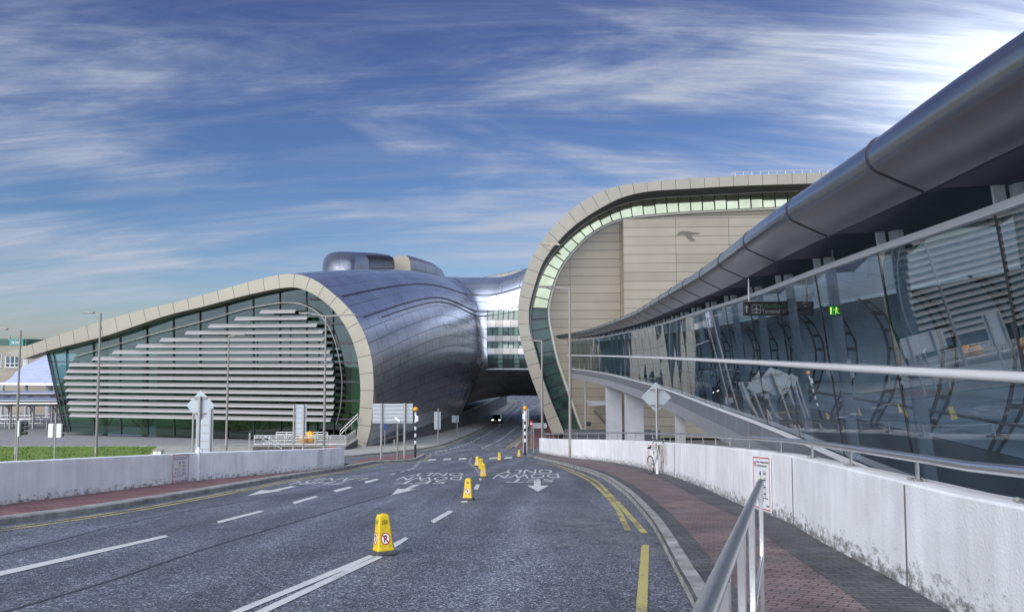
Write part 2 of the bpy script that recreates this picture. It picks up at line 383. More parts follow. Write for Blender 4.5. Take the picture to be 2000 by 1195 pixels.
def paver_mat(name, c1, c2, c3, rot, bw=0.2, bh=0.1):
    m, N, L, B = new_mat(name)
    tc = N.new('ShaderNodeTexCoord'); mp = N.new('ShaderNodeMapping'); mp.inputs['Rotation'].default_value = (0, 0, rot); L.new(tc.outputs['Object'], mp.inputs[0])
    br = N.new('ShaderNodeTexBrick'); L.new(mp.outputs[0], br.inputs['Vector']); br.inputs['Scale'].default_value = 1.0
    br.inputs['Brick Width'].default_value = bw; br.inputs['Row Height'].default_value = bh; br.inputs['Mortar Size'].default_value = 0.006
    br.inputs['Mortar Smooth'].default_value = 0.3; br.inputs['Bias'].default_value = -0.1
    br.inputs['Color1'].default_value = tuple(c1) + (1,); br.inputs['Color2'].default_value = tuple(c2) + (1,); br.inputs['Mortar'].default_value = (0.018, 0.018, 0.02, 1)
    n = N.new('ShaderNodeTexNoise'); n.inputs['Scale'].default_value = 1.3; n.inputs['Detail'].default_value = 7; L.new(tc.outputs['Object'], n.inputs['Vector'])
    mr = N.new('ShaderNodeMapRange'); mr.inputs['From Min'].default_value = 0.3; mr.inputs['From Max'].default_value = 0.7; mr.inputs['To Min'].default_value = 0.6; mr.inputs['To Max'].default_value = 1.25
    L.new(n.outputs[0], mr.inputs[0])
    sc = N.new('ShaderNodeVectorMath'); sc.operation = 'SCALE'; L.new(br.outputs['Color'], sc.inputs[0]); L.new(mr.outputs[0], sc.inputs['Scale'])
    n2 = N.new('ShaderNodeTexNoise'); n2.inputs['Scale'].default_value = 0.7; n2.inputs['Detail'].default_value = 5; L.new(tc.outputs['Object'], n2.inputs['Vector'])
    r2 = N.new('ShaderNodeMapRange'); r2.inputs['From Min'].default_value = 0.52; r2.inputs['From Max'].default_value = 0.72; r2.inputs['To Max'].default_value = 0.55; L.new(n2.outputs[0], r2.inputs[0])
    mx = N.new('ShaderNodeMix'); mx.data_type = 'RGBA'; L.new(r2.outputs[0], mx.inputs[0]); L.new(sc.outputs[0], mx.inputs[6]); mx.inputs[7].default_value = tuple(c3) + (1,)
    L.new(mx.outputs[2], B.inputs['Base Color']); B.inputs['Roughness'].default_value = 0.75
    b = N.new('ShaderNodeBump'); b.inputs['Strength'].default_value = 0.9; b.inputs['Distance'].default_value = 0.012; b.invert = True
    L.new(br.outputs['Fac'], b.inputs['Height']); L.new(b.outputs[0], B.inputs['Normal'])
    return m
def concrete_wall_mat(name="white_concrete", tone_=0.74, moss_=1.0):
    """white-painted in-situ concrete: blow holes, run marks, moss at the foot (v = height in metres)"""
    m, N, L, B = new_mat(name)
    tc = N.new('ShaderNodeTexCoord'); uv = N.new('ShaderNodeUVMap'); uv.uv_map = 'UVMap'
    sep = N.new('ShaderNodeSeparateXYZ'); L.new(uv.outputs[0], sep.inputs[0])
    def noise(sc, det, vec, rough=0.6):
        n = N.new('ShaderNodeTexNoise'); n.inputs['Scale'].default_value = sc; n.inputs['Detail'].default_value = det; n.inputs['Roughness'].default_value = rough
        L.new(vec, n.inputs['Vector']); return n.outputs[0]
    def mr(v, a, b, c, d):
        n = N.new('ShaderNodeMapRange'); n.inputs['From Min'].default_value = a; n.inputs['From Max'].default_value = b
        n.inputs['To Min'].default_value = c; n.inputs['To Max'].default_value = d; L.new(v, n.inputs[0]); return n.outputs[0]
    def M(op, a, b):
        n = N.new('ShaderNodeMath'); n.operation = op
        for i, v in enumerate((a, b)):
            if isinstance(v, (int, float)): n.inputs[i].default_value = v
            else: L.new(v, n.inputs[i])
        return n.outputs[0]
    base = noise(1.1, 8, tc.outputs['Object'])
    mp = N.new('ShaderNodeMapping'); mp.inputs['Scale'].default_value = (5.0, 0.5, 1); L.new(uv.outputs[0], mp.inputs[0])
    runs = noise(1.0, 6, mp.outputs[0])
    tone = M('MULTIPLY', mr(base, 0.3, 0.7, 0.82, 1.06), mr(runs, 0.35, 0.7, 1.04, 0.90))
    col = N.new('ShaderNodeVectorMath'); col.operation = 'SCALE'; col.inputs[0].default_value = (tone_, tone_*1.01, tone_*1.03); L.new(tone, col.inputs['Scale'])
    vo = N.new('ShaderNodeTexVoronoi'); vo.inputs['Scale'].default_value = 7.0; L.new(tc.outputs['Object'], vo.inputs['Vector'])
    hol = mr(vo.outputs['Distance'], 0.03, 0.075, 1.0, 0.0)
    spc = N.new('ShaderNodeSeparateColor'); L.new(vo.outputs['Color'], spc.inputs[0])
    hol = M('MULTIPLY', hol, mr(spc.outputs[0], 0.55, 0.6, 0.0, 0.75))
    mp2 = N.new('ShaderNodeMapping'); mp2.inputs['Scale'].default_value = (3.0, 6.0, 1); L.new(uv.outputs[0], mp2.inputs[0])
    sn = noise(1.6, 9, mp2.outputs[0], 0.75)
    moss = mr(M('SUBTRACT', sn, M('MULTIPLY', sep.outputs[1], 0.62)), 0.34+0.09*(1-moss_), 0.47+0.09*(1-moss_), 0.0, 0.85)
    st = noise(3.0, 8, mp.outputs[0], 0.8); strk = mr(st, 0.66, 0.74, 0.0, 0.45)
    mask = M('MAXIMUM', M('MAXIMUM', hol, moss), strk)
    mx = N.new('ShaderNodeMix'); mx.data_type = 'RGBA'; L.new(mask, mx.inputs[0]); L.new(col.outputs[0], mx.inputs[6]); mx.inputs[7].default_value = (0.10, 0.10, 0.085, 1)
    L.new(mx.outputs[2], B.inputs['Base Color']); B.inputs['Roughness'].default_value = 0.7
    b = N.new('ShaderNodeBump'); b.inputs['Strength'].default_value = 0.5; b.inputs['Distance'].default_value = 0.015
    L.new(noise(38, 4, tc.outputs['Object']), b.inputs['Height']); L.new(b.outputs[0], B.inputs['Normal'])
    return m
def paint_mat(name, col, wear=0.5):
    """worn road paint: asphalt shows through"""
    m, N, L, B = new_mat(name)
    tc = N.new('ShaderNodeTexCoord'); n = N.new('ShaderNodeTexNoise'); n.inputs['Scale'].default_value = 30; n.inputs['Detail'].default_value = 6; n.inputs['Roughness'].default_value = 0.75
    L.new(tc.outputs['Object'], n.inputs['Vector'])
    n2 = N.new('ShaderNodeTexNoise'); n2.inputs['Scale'].default_value = 1.5; n2.inputs['Detail'].default_value = 3; L.new(tc.outputs['Object'], n2.inputs['Vector'])
    ad = N.new('ShaderNodeMath'); ad.operation = 'ADD'; L.new(n.outputs[0], ad.inputs[0]); L.new(n2.outputs[0], ad.inputs[1])
    mr = N.new('ShaderNodeMapRange'); mr.inputs['From Min'].default_value = 1.02+0.3*(1-wear); mr.inputs['From Max'].default_value = 1.2+0.3*(1-wear); mr.inputs['To Max'].default_value = 0.8; L.new(ad.outputs[0], mr.inputs[0])
    mx = N.new('ShaderNodeMix'); mx.data_type = 'RGBA'; L.new(mr.outputs[0], mx.inputs[0]); mx.inputs[6].default_value = tuple(col) + (1,); mx.inputs[7].default_value = (0.08, 0.08, 0.085, 1)
    L.new(mx.outputs[2], B.inputs['Base Color']); B.inputs['Roughness'].default_value = 0.6
    return m
def grass_mat():
    m, N, L, B = new_mat('grass')
    tc = N.new('ShaderNodeTexCoord')
    n = N.new('ShaderNodeTexNoise'); n.inputs['Scale'].default_value = 0.9; n.inputs['Detail'].default_value = 10; n.inputs['Roughness'].default_value = 0.8; L.new(tc.outputs['Object'], n.inputs['Vector'])
    cr = N.new('ShaderNodeValToRGB'); e = cr.color_ramp.elements; e[0].position = 0.32; e[1].position = 0.7
    e[0].color = (0.040, 0.085, 0.012, 1); e[1].color = (0.17, 0.25, 0.035, 1); L.new(n.outputs[0], cr.inputs[0]); L.new(cr.outputs[0], B.inputs['Base Color'])
    B.inputs['Roughness'].default_value = 0.9; return m
def emit_mat(name, col, s):
    m, N, L, B = new_mat(name); B.inputs['Base Color'].default_value = tuple(col) + (1,)
    B.inputs['Emission Color'].default_value = tuple(col) + (1,); B.inputs['Emission Strength'].default_value = s; return m
MT = dict(
 asphalt=asphalt_mat(), grass=grass_mat(), wall=concrete_wall_mat(moss_=0.7), lwall=concrete_wall_mat('brightened_white_concrete', 0.86, 0.0),  # left wall: same concrete, colour lightened to stand in for light it lacks
 ground=mat('ground', (0.10, 0.10, 0.10), 0.9, var=0.2, scale=0.4),
 plaza=mat('plaza_paving', (0.20, 0.20, 0.205), 0.8, var=0.15, scale=2),
 paver=paver_mat('red_paver', (0.215, 0.155, 0.152), (0.135, 0.102, 0.104), (0.135, 0.122, 0.126), rad(33)),
 paver_red=paver_mat('red_path_paver', (0.23, 0.11, 0.105), (0.18, 0.085, 0.08), (0.15, 0.085, 0.08), rad(10)),
 border=paver_mat('grey_border_paver', (0.105, 0.105, 0.11), (0.065, 0.065, 0.07), (0.075, 0.075, 0.07), rad(3), 0.2, 0.1),
 flag=mat('concrete_flag', (0.30, 0.295, 0.27), 0.85, var=0.15, scale=1.2),
 kerb=mat('kerb_concrete', (0.25, 0.25, 0.24), 0.85, var=0.45, scale=2.5, bump=0.4, bscale=25),
 white=paint_mat('white_road_paint', (0.50, 0.51, 0.51), 0.75), yellow=paint_mat('yellow_road_paint', (0.42, 0.365, 0.13), 1.15),
 shell=panel_mat('aluminium_shell', (0.60, 0.63, 0.69), 3.0, 1.45, 0.034, (0.03, 0.03, 0.035), 0.29, 0.92, 0.25, 0.06),
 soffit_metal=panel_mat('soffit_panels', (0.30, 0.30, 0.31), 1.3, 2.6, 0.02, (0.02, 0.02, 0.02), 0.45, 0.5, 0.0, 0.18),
 fascia=panel_mat('beige_fascia', (0.31, 0.29, 0.24), 1.85, 60, 0.03, (0.05, 0.045, 0.04), 0.42, 0.25, 0.0, 0.02),
 clad=panel_mat('beige_cladding', (0.29, 0.26, 0.20), 6.8, 1.17, 0.028, (0.06, 0.055, 0.045), 0.40, 0.35, 0.0, 0.07),
 dark=mat('dark_metal', (0.025, 0.026, 0.03), 0.5), black=mat('black_rubber', (0.02, 0.02, 0.021), 0.6, var=0.3),
 steel=mat('brushed_steel', (0.72, 0.73, 0.75), 0.27, 0.95, 0.08, 8),
 galv=mat('galvanised_steel', (0.42, 0.41, 0.40), 0.45, 0.75, 0.10, 5),
 post=mat('lamp_post_metal', (0.27, 0.25, 0.235), 0.5, 0.45, 0.08, 3),
 signback=mat('aluminium_sign_back', (0.43, 0.48, 0.52), 0.5, 0.35, 0.06, 2),
 louvre=mat('louvre_aluminium', (0.30, 0.297, 0.29), 0.42, 0.25, 0.05, 0.6),
 white_metal=mat('white_metal', (0.72, 0.73, 0.74), 0.4, 0.1, 0.05),
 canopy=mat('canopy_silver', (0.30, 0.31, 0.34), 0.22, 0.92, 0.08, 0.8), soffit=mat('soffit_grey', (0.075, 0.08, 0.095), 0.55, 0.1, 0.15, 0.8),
 beam=mat('link_concrete', (0.36, 0.37, 0.40), 0.7, 0, 0.14, 0.8), basep=panel_mat('link_base_panel', (0.25, 0.265, 0.31), 1.575, 60, 0.012, (0.5, 0.52, 0.56), 0.35, 0.5, 0.0, 0.05),
 pale=mat('pale_blue_wall', (0.60, 0.69, 0.75), 0.6, 0, 0.12, 0.9), colm=mat('column_paint', (0.80, 0.84, 0.88), 0.45, 0, 0.06),
 floor=mat('interior_floor', (0.06, 0.065, 0.07), 0.25, 0, 0.2, 1.0), inner=mat('interior_wall', (0.10, 0.20, 0.16), 0.7, 0, 0.3, 0.3), gcol=mat('green_white_column', (0.42, 0.58, 0.48), 0.5),
 plinth=mat('plinth_stone', (0.10, 0.10, 0.105), 0.7, 0, 0.3, 0.8), granite=mat('dark_granite', (0.07, 0.065, 0.065), 0.6, 0, 0.3, 6),
 daylight_glass=glass_mat('daylight_strip_glass', (0.58, 0.66, 0.70), 1.3),  # for the roof strip added to brighten the link interior
 rib=mat('grey_rib_paint', (0.09, 0.10, 0.115), 0.5),
 lglass=glass_mat('link_glass', (0.60, 0.70, 0.76), 2.25, wob=0.012), fglass=glass_mat('facade_glass', (0.17, 0.36, 0.28), 1.9, (0.8, 0.95, 0.9), wob=0.12),
 rglass=mat('green_reflective_glass', (0.56, 0.58, 0.38), 0.06, 0.85, 0.15, 0.3), dglass=mat('dark_green_glass', (0.035, 0.085, 0.065), 0.05, 0.2, 0.4, 0.4, spec=0.9),
 bglass=mat('bridge_window_glass', (0.05, 0.085, 0.085), 0.04, 0.35, 0.5, 0.5, spec=0.9), green_panel=mat('green_glass_panel', (0.50, 0.82, 0.60), 0.2, 0, 0.1),
 gpanel2=mat('green_spandrel_glass', (0.12, 0.22, 0.17), 0.15, 0, 0.1), bright_panel=mat('cream_panel', (0.62, 0.60, 0.52), 0.35, 0.3, 0.06), spand=panel_mat('spandrel_panels', (0.42, 0.41, 0.40), 1.25, 50, 0.02, (0.05, 0.05, 0.05), 0.4, 0.5, 0.0, 0.22),
 cone=mat('yellow_plastic', (0.60, 0.43, 0.012), 0.5, 0, 0.22, 16), conebase=mat('grey_rubber_base', (0.05, 0.052, 0.055), 0.8, 0, 0.3, 20),
 red=mat('red_paint', (0.50, 0.022, 0.025), 0.5), swhite=mat('sign_white', (0.74, 0.75, 0.77), 0.5, 0, 0.03), ink=mat('sign_black', (0.012, 0.012, 0.014), 0.5),
 syellow=mat('sign_yellow', (0.65, 0.42, 0.02), 0.5), blue=mat('sign_blue', (0.02, 0.05, 0.32), 0.4), amber=mat('amber_globe', (0.85, 0.34, 0.01), 0.35, 0, 0.04), orange=mat('orange_drum', (0.80, 0.36, 0.01), 0.45, 0, 0.08, 3),
 bird=mat('bird_emblem', (0.11, 0.10, 0.08), 0.6), birdp=mat('pale_bird_emblem', (0.33, 0.30, 0.24), 0.5),
 carp=mat('car_paint', (0.012, 0.013, 0.018), 0.2, 0.3, 0.05, coat=0.8), carglass=mat('car_glass', (0.02, 0.022, 0.025), 0.05, 0, 0.1, spec=0.8), tyre=mat('tyre', (0.018, 0.018, 0.018), 0.8), plate=mat('number_plate', (0.5, 0.42, 0.08), 0.5), head=emit_mat('headlamp', (1, 0.97, 0.9), 3.0),
 exitg=emit_mat('exit_green', (0.01, 0.16, 0.03), 0.3), exity=emit_mat('exit_pictogram', (0.55, 0.8, 0.12), 0.6), signg=emit_mat('sign_green_letters', (0.05, 0.16, 0.06), 0.04), signw=emit_mat('sign_white_letters', (0.22, 0.24, 0.26), 0.03),
 frame=mat('bicycle_white', (0.68, 0.69, 0.70), 0.35, 0, 0.04, coat=0.3), wood_rim=mat('bicycle_tan_tyre', (0.35, 0.30, 0.15), 0.7),
 stone=mat('tan_render', (0.30, 0.27, 0.22), 0.8, 0, 0.12, 0.5), tent=panel_mat('pale_blue_roof', (0.42, 0.46, 0.66), 2.6, 1.3, 0.03, (0.22, 0.24, 0.36), 0.4, 0.1, 0.5, 0.04), dgreen=mat('dark_green_fascia', (0.03, 0.10, 0.075), 0.4), teal=mat('teal_sign', (0.05, 0.24, 0.22), 0.4),
)
exec_parts = []
# ------------------------------------------------------------------ ground, road, pavements
def strip2(A, B, name, m, dz=0.0, parent=None, n=60, skirt=0.0, useT=True, cross=2):
    """sheet between two plan curves, draped on the terrain"""
    A = resample([(p[0], p[1], 0) for p in A], n); B = resample([(p[0], p[1], 0) for p in B], n)
    rows = []
    for a, b in zip(A, B):
        r = []
        for k in range(cross+1):
            p = a.lerp(b, k/cross); r.append(Vector((p.x, p.y, T(p.x, p.y) + dz)))
        rows.append(r)
    mb = MB().grid(rows)
    if skirt:
        e = [r[0] for r in rows] + rows[-1][1:] + [r[-1] for r in rows[::-1]][1:] + rows[0][1:-1][::-1]
        e.append(e[0]); mb.grid([e, [p - Vector((0, 0, skirt)) for p in e]])
    return mb.build(name, m, parent)
def off(P, d):
    out = []
    for i, p in enumerate(P):
        t = (P[min(i+1, len(P)-1)] - P[max(i-1, 0)]); t.z = 0; t.normalize()
        out.append(Vector((p.x + t.y*d, p.y - t.x*d, 0)))
    return out
def xy(pts, dz=0.0): return [gp(x, y, dz) for x, y in pts]
# right-hand wall foot, right kerb
RW = xy([(1856,1194),(1760,1140),(1600,1056),(1532,1016),(1440,983),(1368,950),(1301,926.5),(1234,909),(1167,899),(1115,894),(1053.5,884)], 0.12)
RW = [Vector((2.6,-6,0)), Vector((2.75,0,0)), Vector((3.0,3,0))] + RW
RW = smooth([(p.x, p.y, 0) for p in RW], 70)
RK = xy([(1360,1195),(1332,1144),(1286,1050),(1258,1008),(1212,959),(1160,927),(1090,905),(1042,894)])
RK = [Vector((-3.2,-6,0)), Vector((-1.2,-1,0)), Vector((0.3,2.2,0)), Vector((1.15,4.6,0))] + RK
RK = smooth([(p.x, p.y, 0) for p in RK], 70)
LWb = xy([(0,986),(170,964),(340,943),(388,936.5),(560,922),(624,916),(672,909)], 0.12)
LWb = [LWb[0] + (LWb[0]-LWb[1])*2.2, LWb[0] + (LWb[0]-LWb[1])*0.8] + LWb
LW = smooth([(p.x, p.y, 0) for p in LWb], 60)
LKp = xy([(0,1026),(200,998),(400,964),(552,936),(640,922),(704,910),(740,904),(800,901),(815,898),(824,893),(832,889)])
LKp = [LKp[0] + (LKp[0]-LKp[1])*2.0] + LKp
LK = smooth([(p.x, p.y, 0) for p in LKp], 90)
ISF = [LW[0], LW[15], LW[30], LW[45], LW[-1]] + xy([(720,897),(774,891.5),(812,888.3),(831,888)], 0.0)
TK = xy([(640,893),(720,888.5),(763,884.5),(818,878),(856,871),(883,862),(920,847),(947,834),(971,819),(986,805),(1001,791),(1003,784.6),(997,780)])
TK = [Vector((TK[0].x-14, TK[0].y-2, 0))] + TK
TK = smooth([(p.x, p.y, 0) for p in TK], 90)
PL = [Vector((-15.2,80.4,0)), Vector((-12.6,100,0)), Vector((-8.9,125,0)), Vector((-6.6,140,0)), Vector((-3.9,165,0)), Vector((-1.3,190,0)), Vector((-3,210,0))]
RT = xy([(1002,875),(1010,866),(1018,861),(1031,847),(1045,829),(1054,808),(1058,797),(1058,785)])
# broad ground
def G(X, Y):
    p = prof(Y)
    low = -9.5 + ((p-2.3) + 9.5)*sst(-7, 3, X)
    if Y < 40: return min(low, p-0.4)
    k = sst(44, 58, Y); t = T(X, Y) - 0.06
    return low + (t-low)*k if Y < 58 else t
xs = [-2500,-900,-400,-200,-120,-80] + [-60+2.0*i for i in range(51)] + [60,90,140,240,500,1200,2500]
ys = [-300,-80,-30,-10] + [2.0*i for i in range(0,120)] + [260,320,500,900,1600,3200]
mb = MB().grid([[Vector((x, y, G(x, y))) for x in xs] for y in ys])
tag(mb.build('ground', MT['ground'], smooth=40), 'grey open ground around the airport buildings', 'ground', kind='structure')
# carriageway
def XLr(Y):
    lw = interp([(p.y, p.x) for p in LW], Y)
    if Y < 36: return lw + 0.1
    if Y < 44: return lw + (-34-lw)*sst(36, 44, Y)*0 + 0.1
    if Y < 72: return -34
    return interp([(p.y, p.x) for p in sorted(TK, key=lambda q: q.y)], Y) - 1.0
def XRr(Y):
    if Y < 55: return interp([(p.y, p.x) for p in RW], Y) - 0.1
    return 14 + (Y-55)*0.05
mb = MB(); yr = [-6+1.0*i for i in range(50)] + [44.01+1.5*i for i in range(70)] + [150+4*i for i in range(24)]
rows = []
for Y in yr:
    a, b = XLr(Y), XRr(Y)
    rows.append([Vector((a+(b-a)*k/16, Y, T(a+(b-a)*k/16, Y))) for k in range(17)])
mb.grid(rows)
road = tag(mb.build('road', MT['asphalt'], smooth=40), 'speckled grey asphalt road sloping down and curving under the building', 'road', kind='structure')
# pavements
pr = tag(strip2(off(RK, 0.06), RW, 'pavement', MT['paver'], 0.12, n=110, skirt=0.3, cross=4), 'red brick pavement curving along the right-hand white wall', 'pavement', kind='structure')
def off(P, d):
    out = []
    for i, p in enumerate(P):
        t = (P[min(i+1, len(P)-1)] - P[max(i-1, 0)]); t.z = 0; t.normalize()
        out.append(Vector((p.x + t.y*d, p.y - t.x*d, 0)))
    return out
strip2(off(RW, -0.62), off(RW, 0.02), 'paving_border', MT['border'], 0.124, pr, n=110)
strip2(off(RK, -0.02), off(RK, 0.42), 'paving_border', MT['border'], 0.124, pr, n=110)
def kerb(P, name, m, parent, wd=0.16, h=0.128, side=1):
    P = [Vector(p) for p in P]; Q = off(P, side*wd)
    def z(p, a): return Vector((p.x, p.y, T(p.x, p.y) + a))
    mb = MB(); rows = []
    for p, q in zip(P, Q):
        pe = p.lerp(q, 0.14)
        rows.append([z(p, -0.1), z(p, h-0.025), z(pe, h), z(q, h), z(q, -0.1)])
    mb.grid(rows); return mb.build(name, m, parent)
kerb(RK, 'kerb', MT['kerb'], pr)
pl = tag(strip2(off(LK, -0.08), ISF, 'pavement', MT['paver_red'], 0.12, n=90, skirt=0.3, cross=3), 'red pavement below the left-hand white wall ending in a traffic island', 'pavement', kind='structure')
kerb(LK, 'kerb', MT['kerb'], pl, side=-1, wd=0.3)
kerb(resample(ISF[5:], 20), 'kerb', MT['kerb'], pl, side=1)
pt = tag(strip2(off(TK, -0.1), [Vector((-36, 79, 0)), Vector((-22, 80, 0))] + PL, 'pavement', MT['flag'], 0.12, n=110, skirt=0.3, cross=4), 'pale flagstone pavement along the curved building into the underpass', 'pavement', kind='structure')
kerb(TK, 'kerb', MT['kerb'], pt, side=-1, wd=0.4)
RTo = [Vector((p.x + 9, p.y, 0)) for p in RT]; RT2 = smooth([(p.x, p.y, 0) for p in RT], 40)
px_ = tag(strip2(off(RT2, 0.1), smooth(RTo, 40), 'pavement', MT['paver_red'], 0.12, n=60, skirt=0.3, cross=3), 'red brick path beside the road below the right arch foot', 'pavement', kind='structure')
kerb(RT2, 'kerb', MT['kerb'], px_, wd=0.35)
# lawn and plaza at lower left
def flat(pts, z, name, m): return MB().poly([(x, y, z) for x, y in pts]).build(name, m)
mb = MB(); NX, NY = 60, 24
gr = [[Vector((-75 + 52.5*i/NX, 52 + 26.2*j/NY, -9.36 + 0.03*math.sin(i*1.3+j))) for i in range(NX+1)] for j in range(NY+1)]
mb.grid([[Vector((-75+66.5*i/30, -12+64*j/20, -9.36)) for i in range(31)] for j in range(21)])
tag(mb.grid(gr).build('grass', MT['grass'], smooth=60), 'mown green lawn behind the left-hand white wall', 'lawn', kind='structure')
mb = MB()
for i in range(7000):                                              # tufts of longer grass all over the lawn
    x, y = random.uniform(-62, -22.7), random.uniform(60, 78.1); h = random.uniform(0.05, 0.16); a = random.uniform(0, math.pi); dx, dy = 0.05*math.cos(a), 0.05*math.sin(a)
    mb.poly([(x-dx, y-dy, -9.38), (x+dx, y+dy, -9.38), (x+dx*0.3+random.uniform(-.05,.05), y+random.uniform(-.05,.05), -9.35+h)])
tag(mb.build('grass_tufts', MT['grass']), 'uneven longer grass blades standing in the lawn', 'grass', kind='stuff')
o = MB().box((-49, 78.35, -9.36), (54, 0.25, 0.16)).build('lawn_edging', MT['kerb']); tag(o, 'pale concrete edging behind the lawn', 'kerb', kind='structure')
tag(flat([(-120,78.5),(-20,78.5),(-24,90),(-120,150)], -9.34, 'plaza', MT['plaza']), 'grey paved plaza in front of the louvred facade', 'plaza', kind='structure')
# bank beyond the underpass
gb = MB().grid([[Vector((x, y, z)) for x in (-60, -30, 0, 30, 60, 120)] for y, z in ((246,-12.35),(262,-11.2),(300,-9.8),(340,-9.5))])
tag(gb.build('grass_bank', MT['grass'], smooth=60), 'green bank in the daylight beyond the underpass', 'bank', kind='structure')
# ------------------------------------------------------------------ road markings
def mark(P, name, m, dz=0.006): # polygon from picture points laid on the road
    q = [gp(x, y) for x, y in P]
    return MB().poly([(p.x, p.y, T(p.x, p.y)+dz) for p in q]).build(name, m, road)
def line(pts, wd, name, m, dz=0.006, n=40, plan=False):
    P = pts if plan else [gp(x, y) for x, y in pts]
    P = smooth([(p.x, p.y, 0) for p in P], n) if len(P) > 2 else resample([(p.x, p.y, 0) for p in P], n)
    A = off(P, -wd/2); B = off(P, wd/2)
    return MB().grid([[Vector((a.x, a.y, T(a.x, a.y)+dz)), Vector((b.x, b.y, T(b.x, b.y)+dz))] for a, b in zip(A, B)]).build(name, m, road)
def dashes(pts, wd, on, offl, name, m, start=0.0, dz=0.006):
    P = [gp(x, y) for x, y in pts]; P = smooth([(p.x, p.y, 0) for p in P], 300)
    D = [0.0]
    for a, b in zip(P, P[1:]): D.append(D[-1]+(b-a).length)
    def pos(t):
        for k in range(len(D)-1):
            if D[k+1] >= t: return P[k].lerp(P[k+1], (t-D[k])/max(1e-6, D[k+1]-D[k]))
        return P[-1]
    mb = MB(); t = start
    while t < D[-1]-on*0.5:
        a, b = pos(t), pos(min(D[-1], t+on)); d = (b-a).normalized(); s = Vector((d.y, -d.x, 0))*wd/2
        mb.poly([(p.x, p.y, T(p.x, p.y)+dz) for p in (a-s, a+s, b+s, b-s)]); t += on+offl
    return mb.build(name, m, road)
W_, Y_ = MT['white'], MT['yellow']
for P in ([(0,1116),(-40,1128),(-40,1136),(0,1125),(330,1048),(322,1045)], [(424,1018),(427,1022),(517,998.5),(508,997)], [(571,980.5),(576,984),(623,970),(615,968.5)],
          [(650,957.5),(656,961),(689,952),(682,950)], [(711,940.5),(716,944),(741,936),(735,934.5)], [(446,1197),(470,1197),(735,1088),(722,1084)], [(494,1197),(519,1197),(748,1088),(737,1084)],
          [(768,1061),(771,1070),(798,1052),(792,1049)], [(841,1017),(847,1022),(886,999),(876,997)], [(900,978.5),(901,981.5),(914,980.5),(912,977.5)], [(925,955),(933,956.5),(937.5,946),(930,945.5)], [(935,936.5),(939,938),(941,934.5),(937,934)]):
    mark(P, 'lane_line', W_)
# arrows (they point up the ramp, towards the viewer)
mark([(1043,938),(1056,938),(1056,948),(1072,948),(1050.5,960),(1030,948),(1043,948)], 'arrow_marking', W_)
mark([(807,946.5),(821,946),(799,955.5),(814,955),(764,967),(777,954),(790,955)], 'arrow_marking', W_)
mark([(568,949),(580,950),(545,957.5),(552,957.8),(482,968.5),(510,957),(528,957.5)], 'arrow_marking', W_)
def words(txt, far_l, far_r, near_l, near_r):
    fl, fr, nl, nr = [gp(*p) for p in (far_l, far_r, near_l, near_r)]
    def fn(u, v):
        a = fr.lerp(fl, u); b = nr.lerp(nl, u); p = a.lerp(b, v)
        return (p.x, p.y, T(p.x, p.y)+0.006)
    mb = MB(); text_in(mb, txt, fn, -0.004); return mb.build('road_lettering', W_, road)
words('ONLY', (984,917.5), (1077,916.5), (975,924.5), (1080,924))
words('DOWN', (972,926), (1090,925), (962,934), (1093,933))
words('SET', (998,935), (1083,934.5), (988,942), (1080,941))
words('ONLY', (812,923), (906,923), (796,929.5), (903,929))
words('DOWN', (787,931), (903,930.5), (772,937.5), (900,937))
words('SET', (786,938), (873,938), (768,945), (868,944.5))
words('LANE', (622,934), (722,933), (598,939), (702,938.5))
words('THRU', (566,940), (690,939.5), (538,946), (668,945.5))
# crossing bars and dotted edges
for x0, x1, yt in ((836,852,896),(866,881,895),(896,911,894),(955,971,893),(985,1000.5,892)):
    mark([(x0-1,yt+3.6),(x1-1,yt+2.8),(x1+0.5,yt-0.3),(x0+1,yt+0.4)], 'crossing_bar', W_)
dashes([(832,891),(868,884),(905,878.5),(950,876.5),(990,876.2)], 0.16, 0.55, 0.5, 'dotted_line', W_)
dashes([(765,926),(790,920),(806,914),(817,905),(822,896),(829,889)], 0.16, 0.6, 1.3, 'dotted_line', W_)
dashes([(938,927),(930,916),(921,908),(917,902),(921,893)], 0.13, 0.5, 1.2, 'dotted_line', W_)
dashes([(829,889),(850,884),(880,877),(917,864),(956,845),(983,827),(1001,808),(1019,793.5),(1024,787),(1017,782),(1000,779.5)], 0.2, 1.6, 1.3, 'lane_dashes', W_)
dashes([(941,875),(970,862),(992,848),(1010,833),(1022,817),(1034,803),(1046,793),(1052,787)], 0.2, 1.6, 1.6, 'lane_dashes', W_)
dashes([(916,855),(960,853.5),(1020,852.5)], 0.16, 0.6, 0.5, 'dotted_line', W_)
# double yellow lines
line([(1048,903.5),(1090,912),(1146,936),(1195,980),(1227,1036)], 0.11, 'yellow_line', Y_); line([(1064,903),(1083,906),(1153,933),(1195,969.5),(1230,1008),(1259,1041)], 0.11, 'yellow_line', Y_)
mark([(1253,1063.5),(1268,1063.5),(1264,1200),(1241,1200)], 'yellow_line', Y_)
line(off(LK[:58], 0.42), 0.10, 'yellow_line', Y_, plan=True, n=70); line(off(LK[:58], 0.66), 0.10, 'yellow_line', Y_, plan=True, n=70)
line(off(LK[58:], 0.42), 0.10, 'yellow_line', Y_, plan=True, n=50); line(off(LK[58:74], 0.66), 0.10, 'yellow_line', Y_, plan=True, n=50)
line(off(TK, 0.40), 0.12, 'yellow_line', Y_, plan=True, n=90); line(off(TK, 0.72), 0.12, 'yellow_line', Y_, plan=True, n=90)
line(off(RT2, -0.3), 0.12, 'yellow_line', Y_, plan=True, n=40); line(off(RT2, -0.62), 0.12, 'yellow_line', Y_, plan=True, n=40)
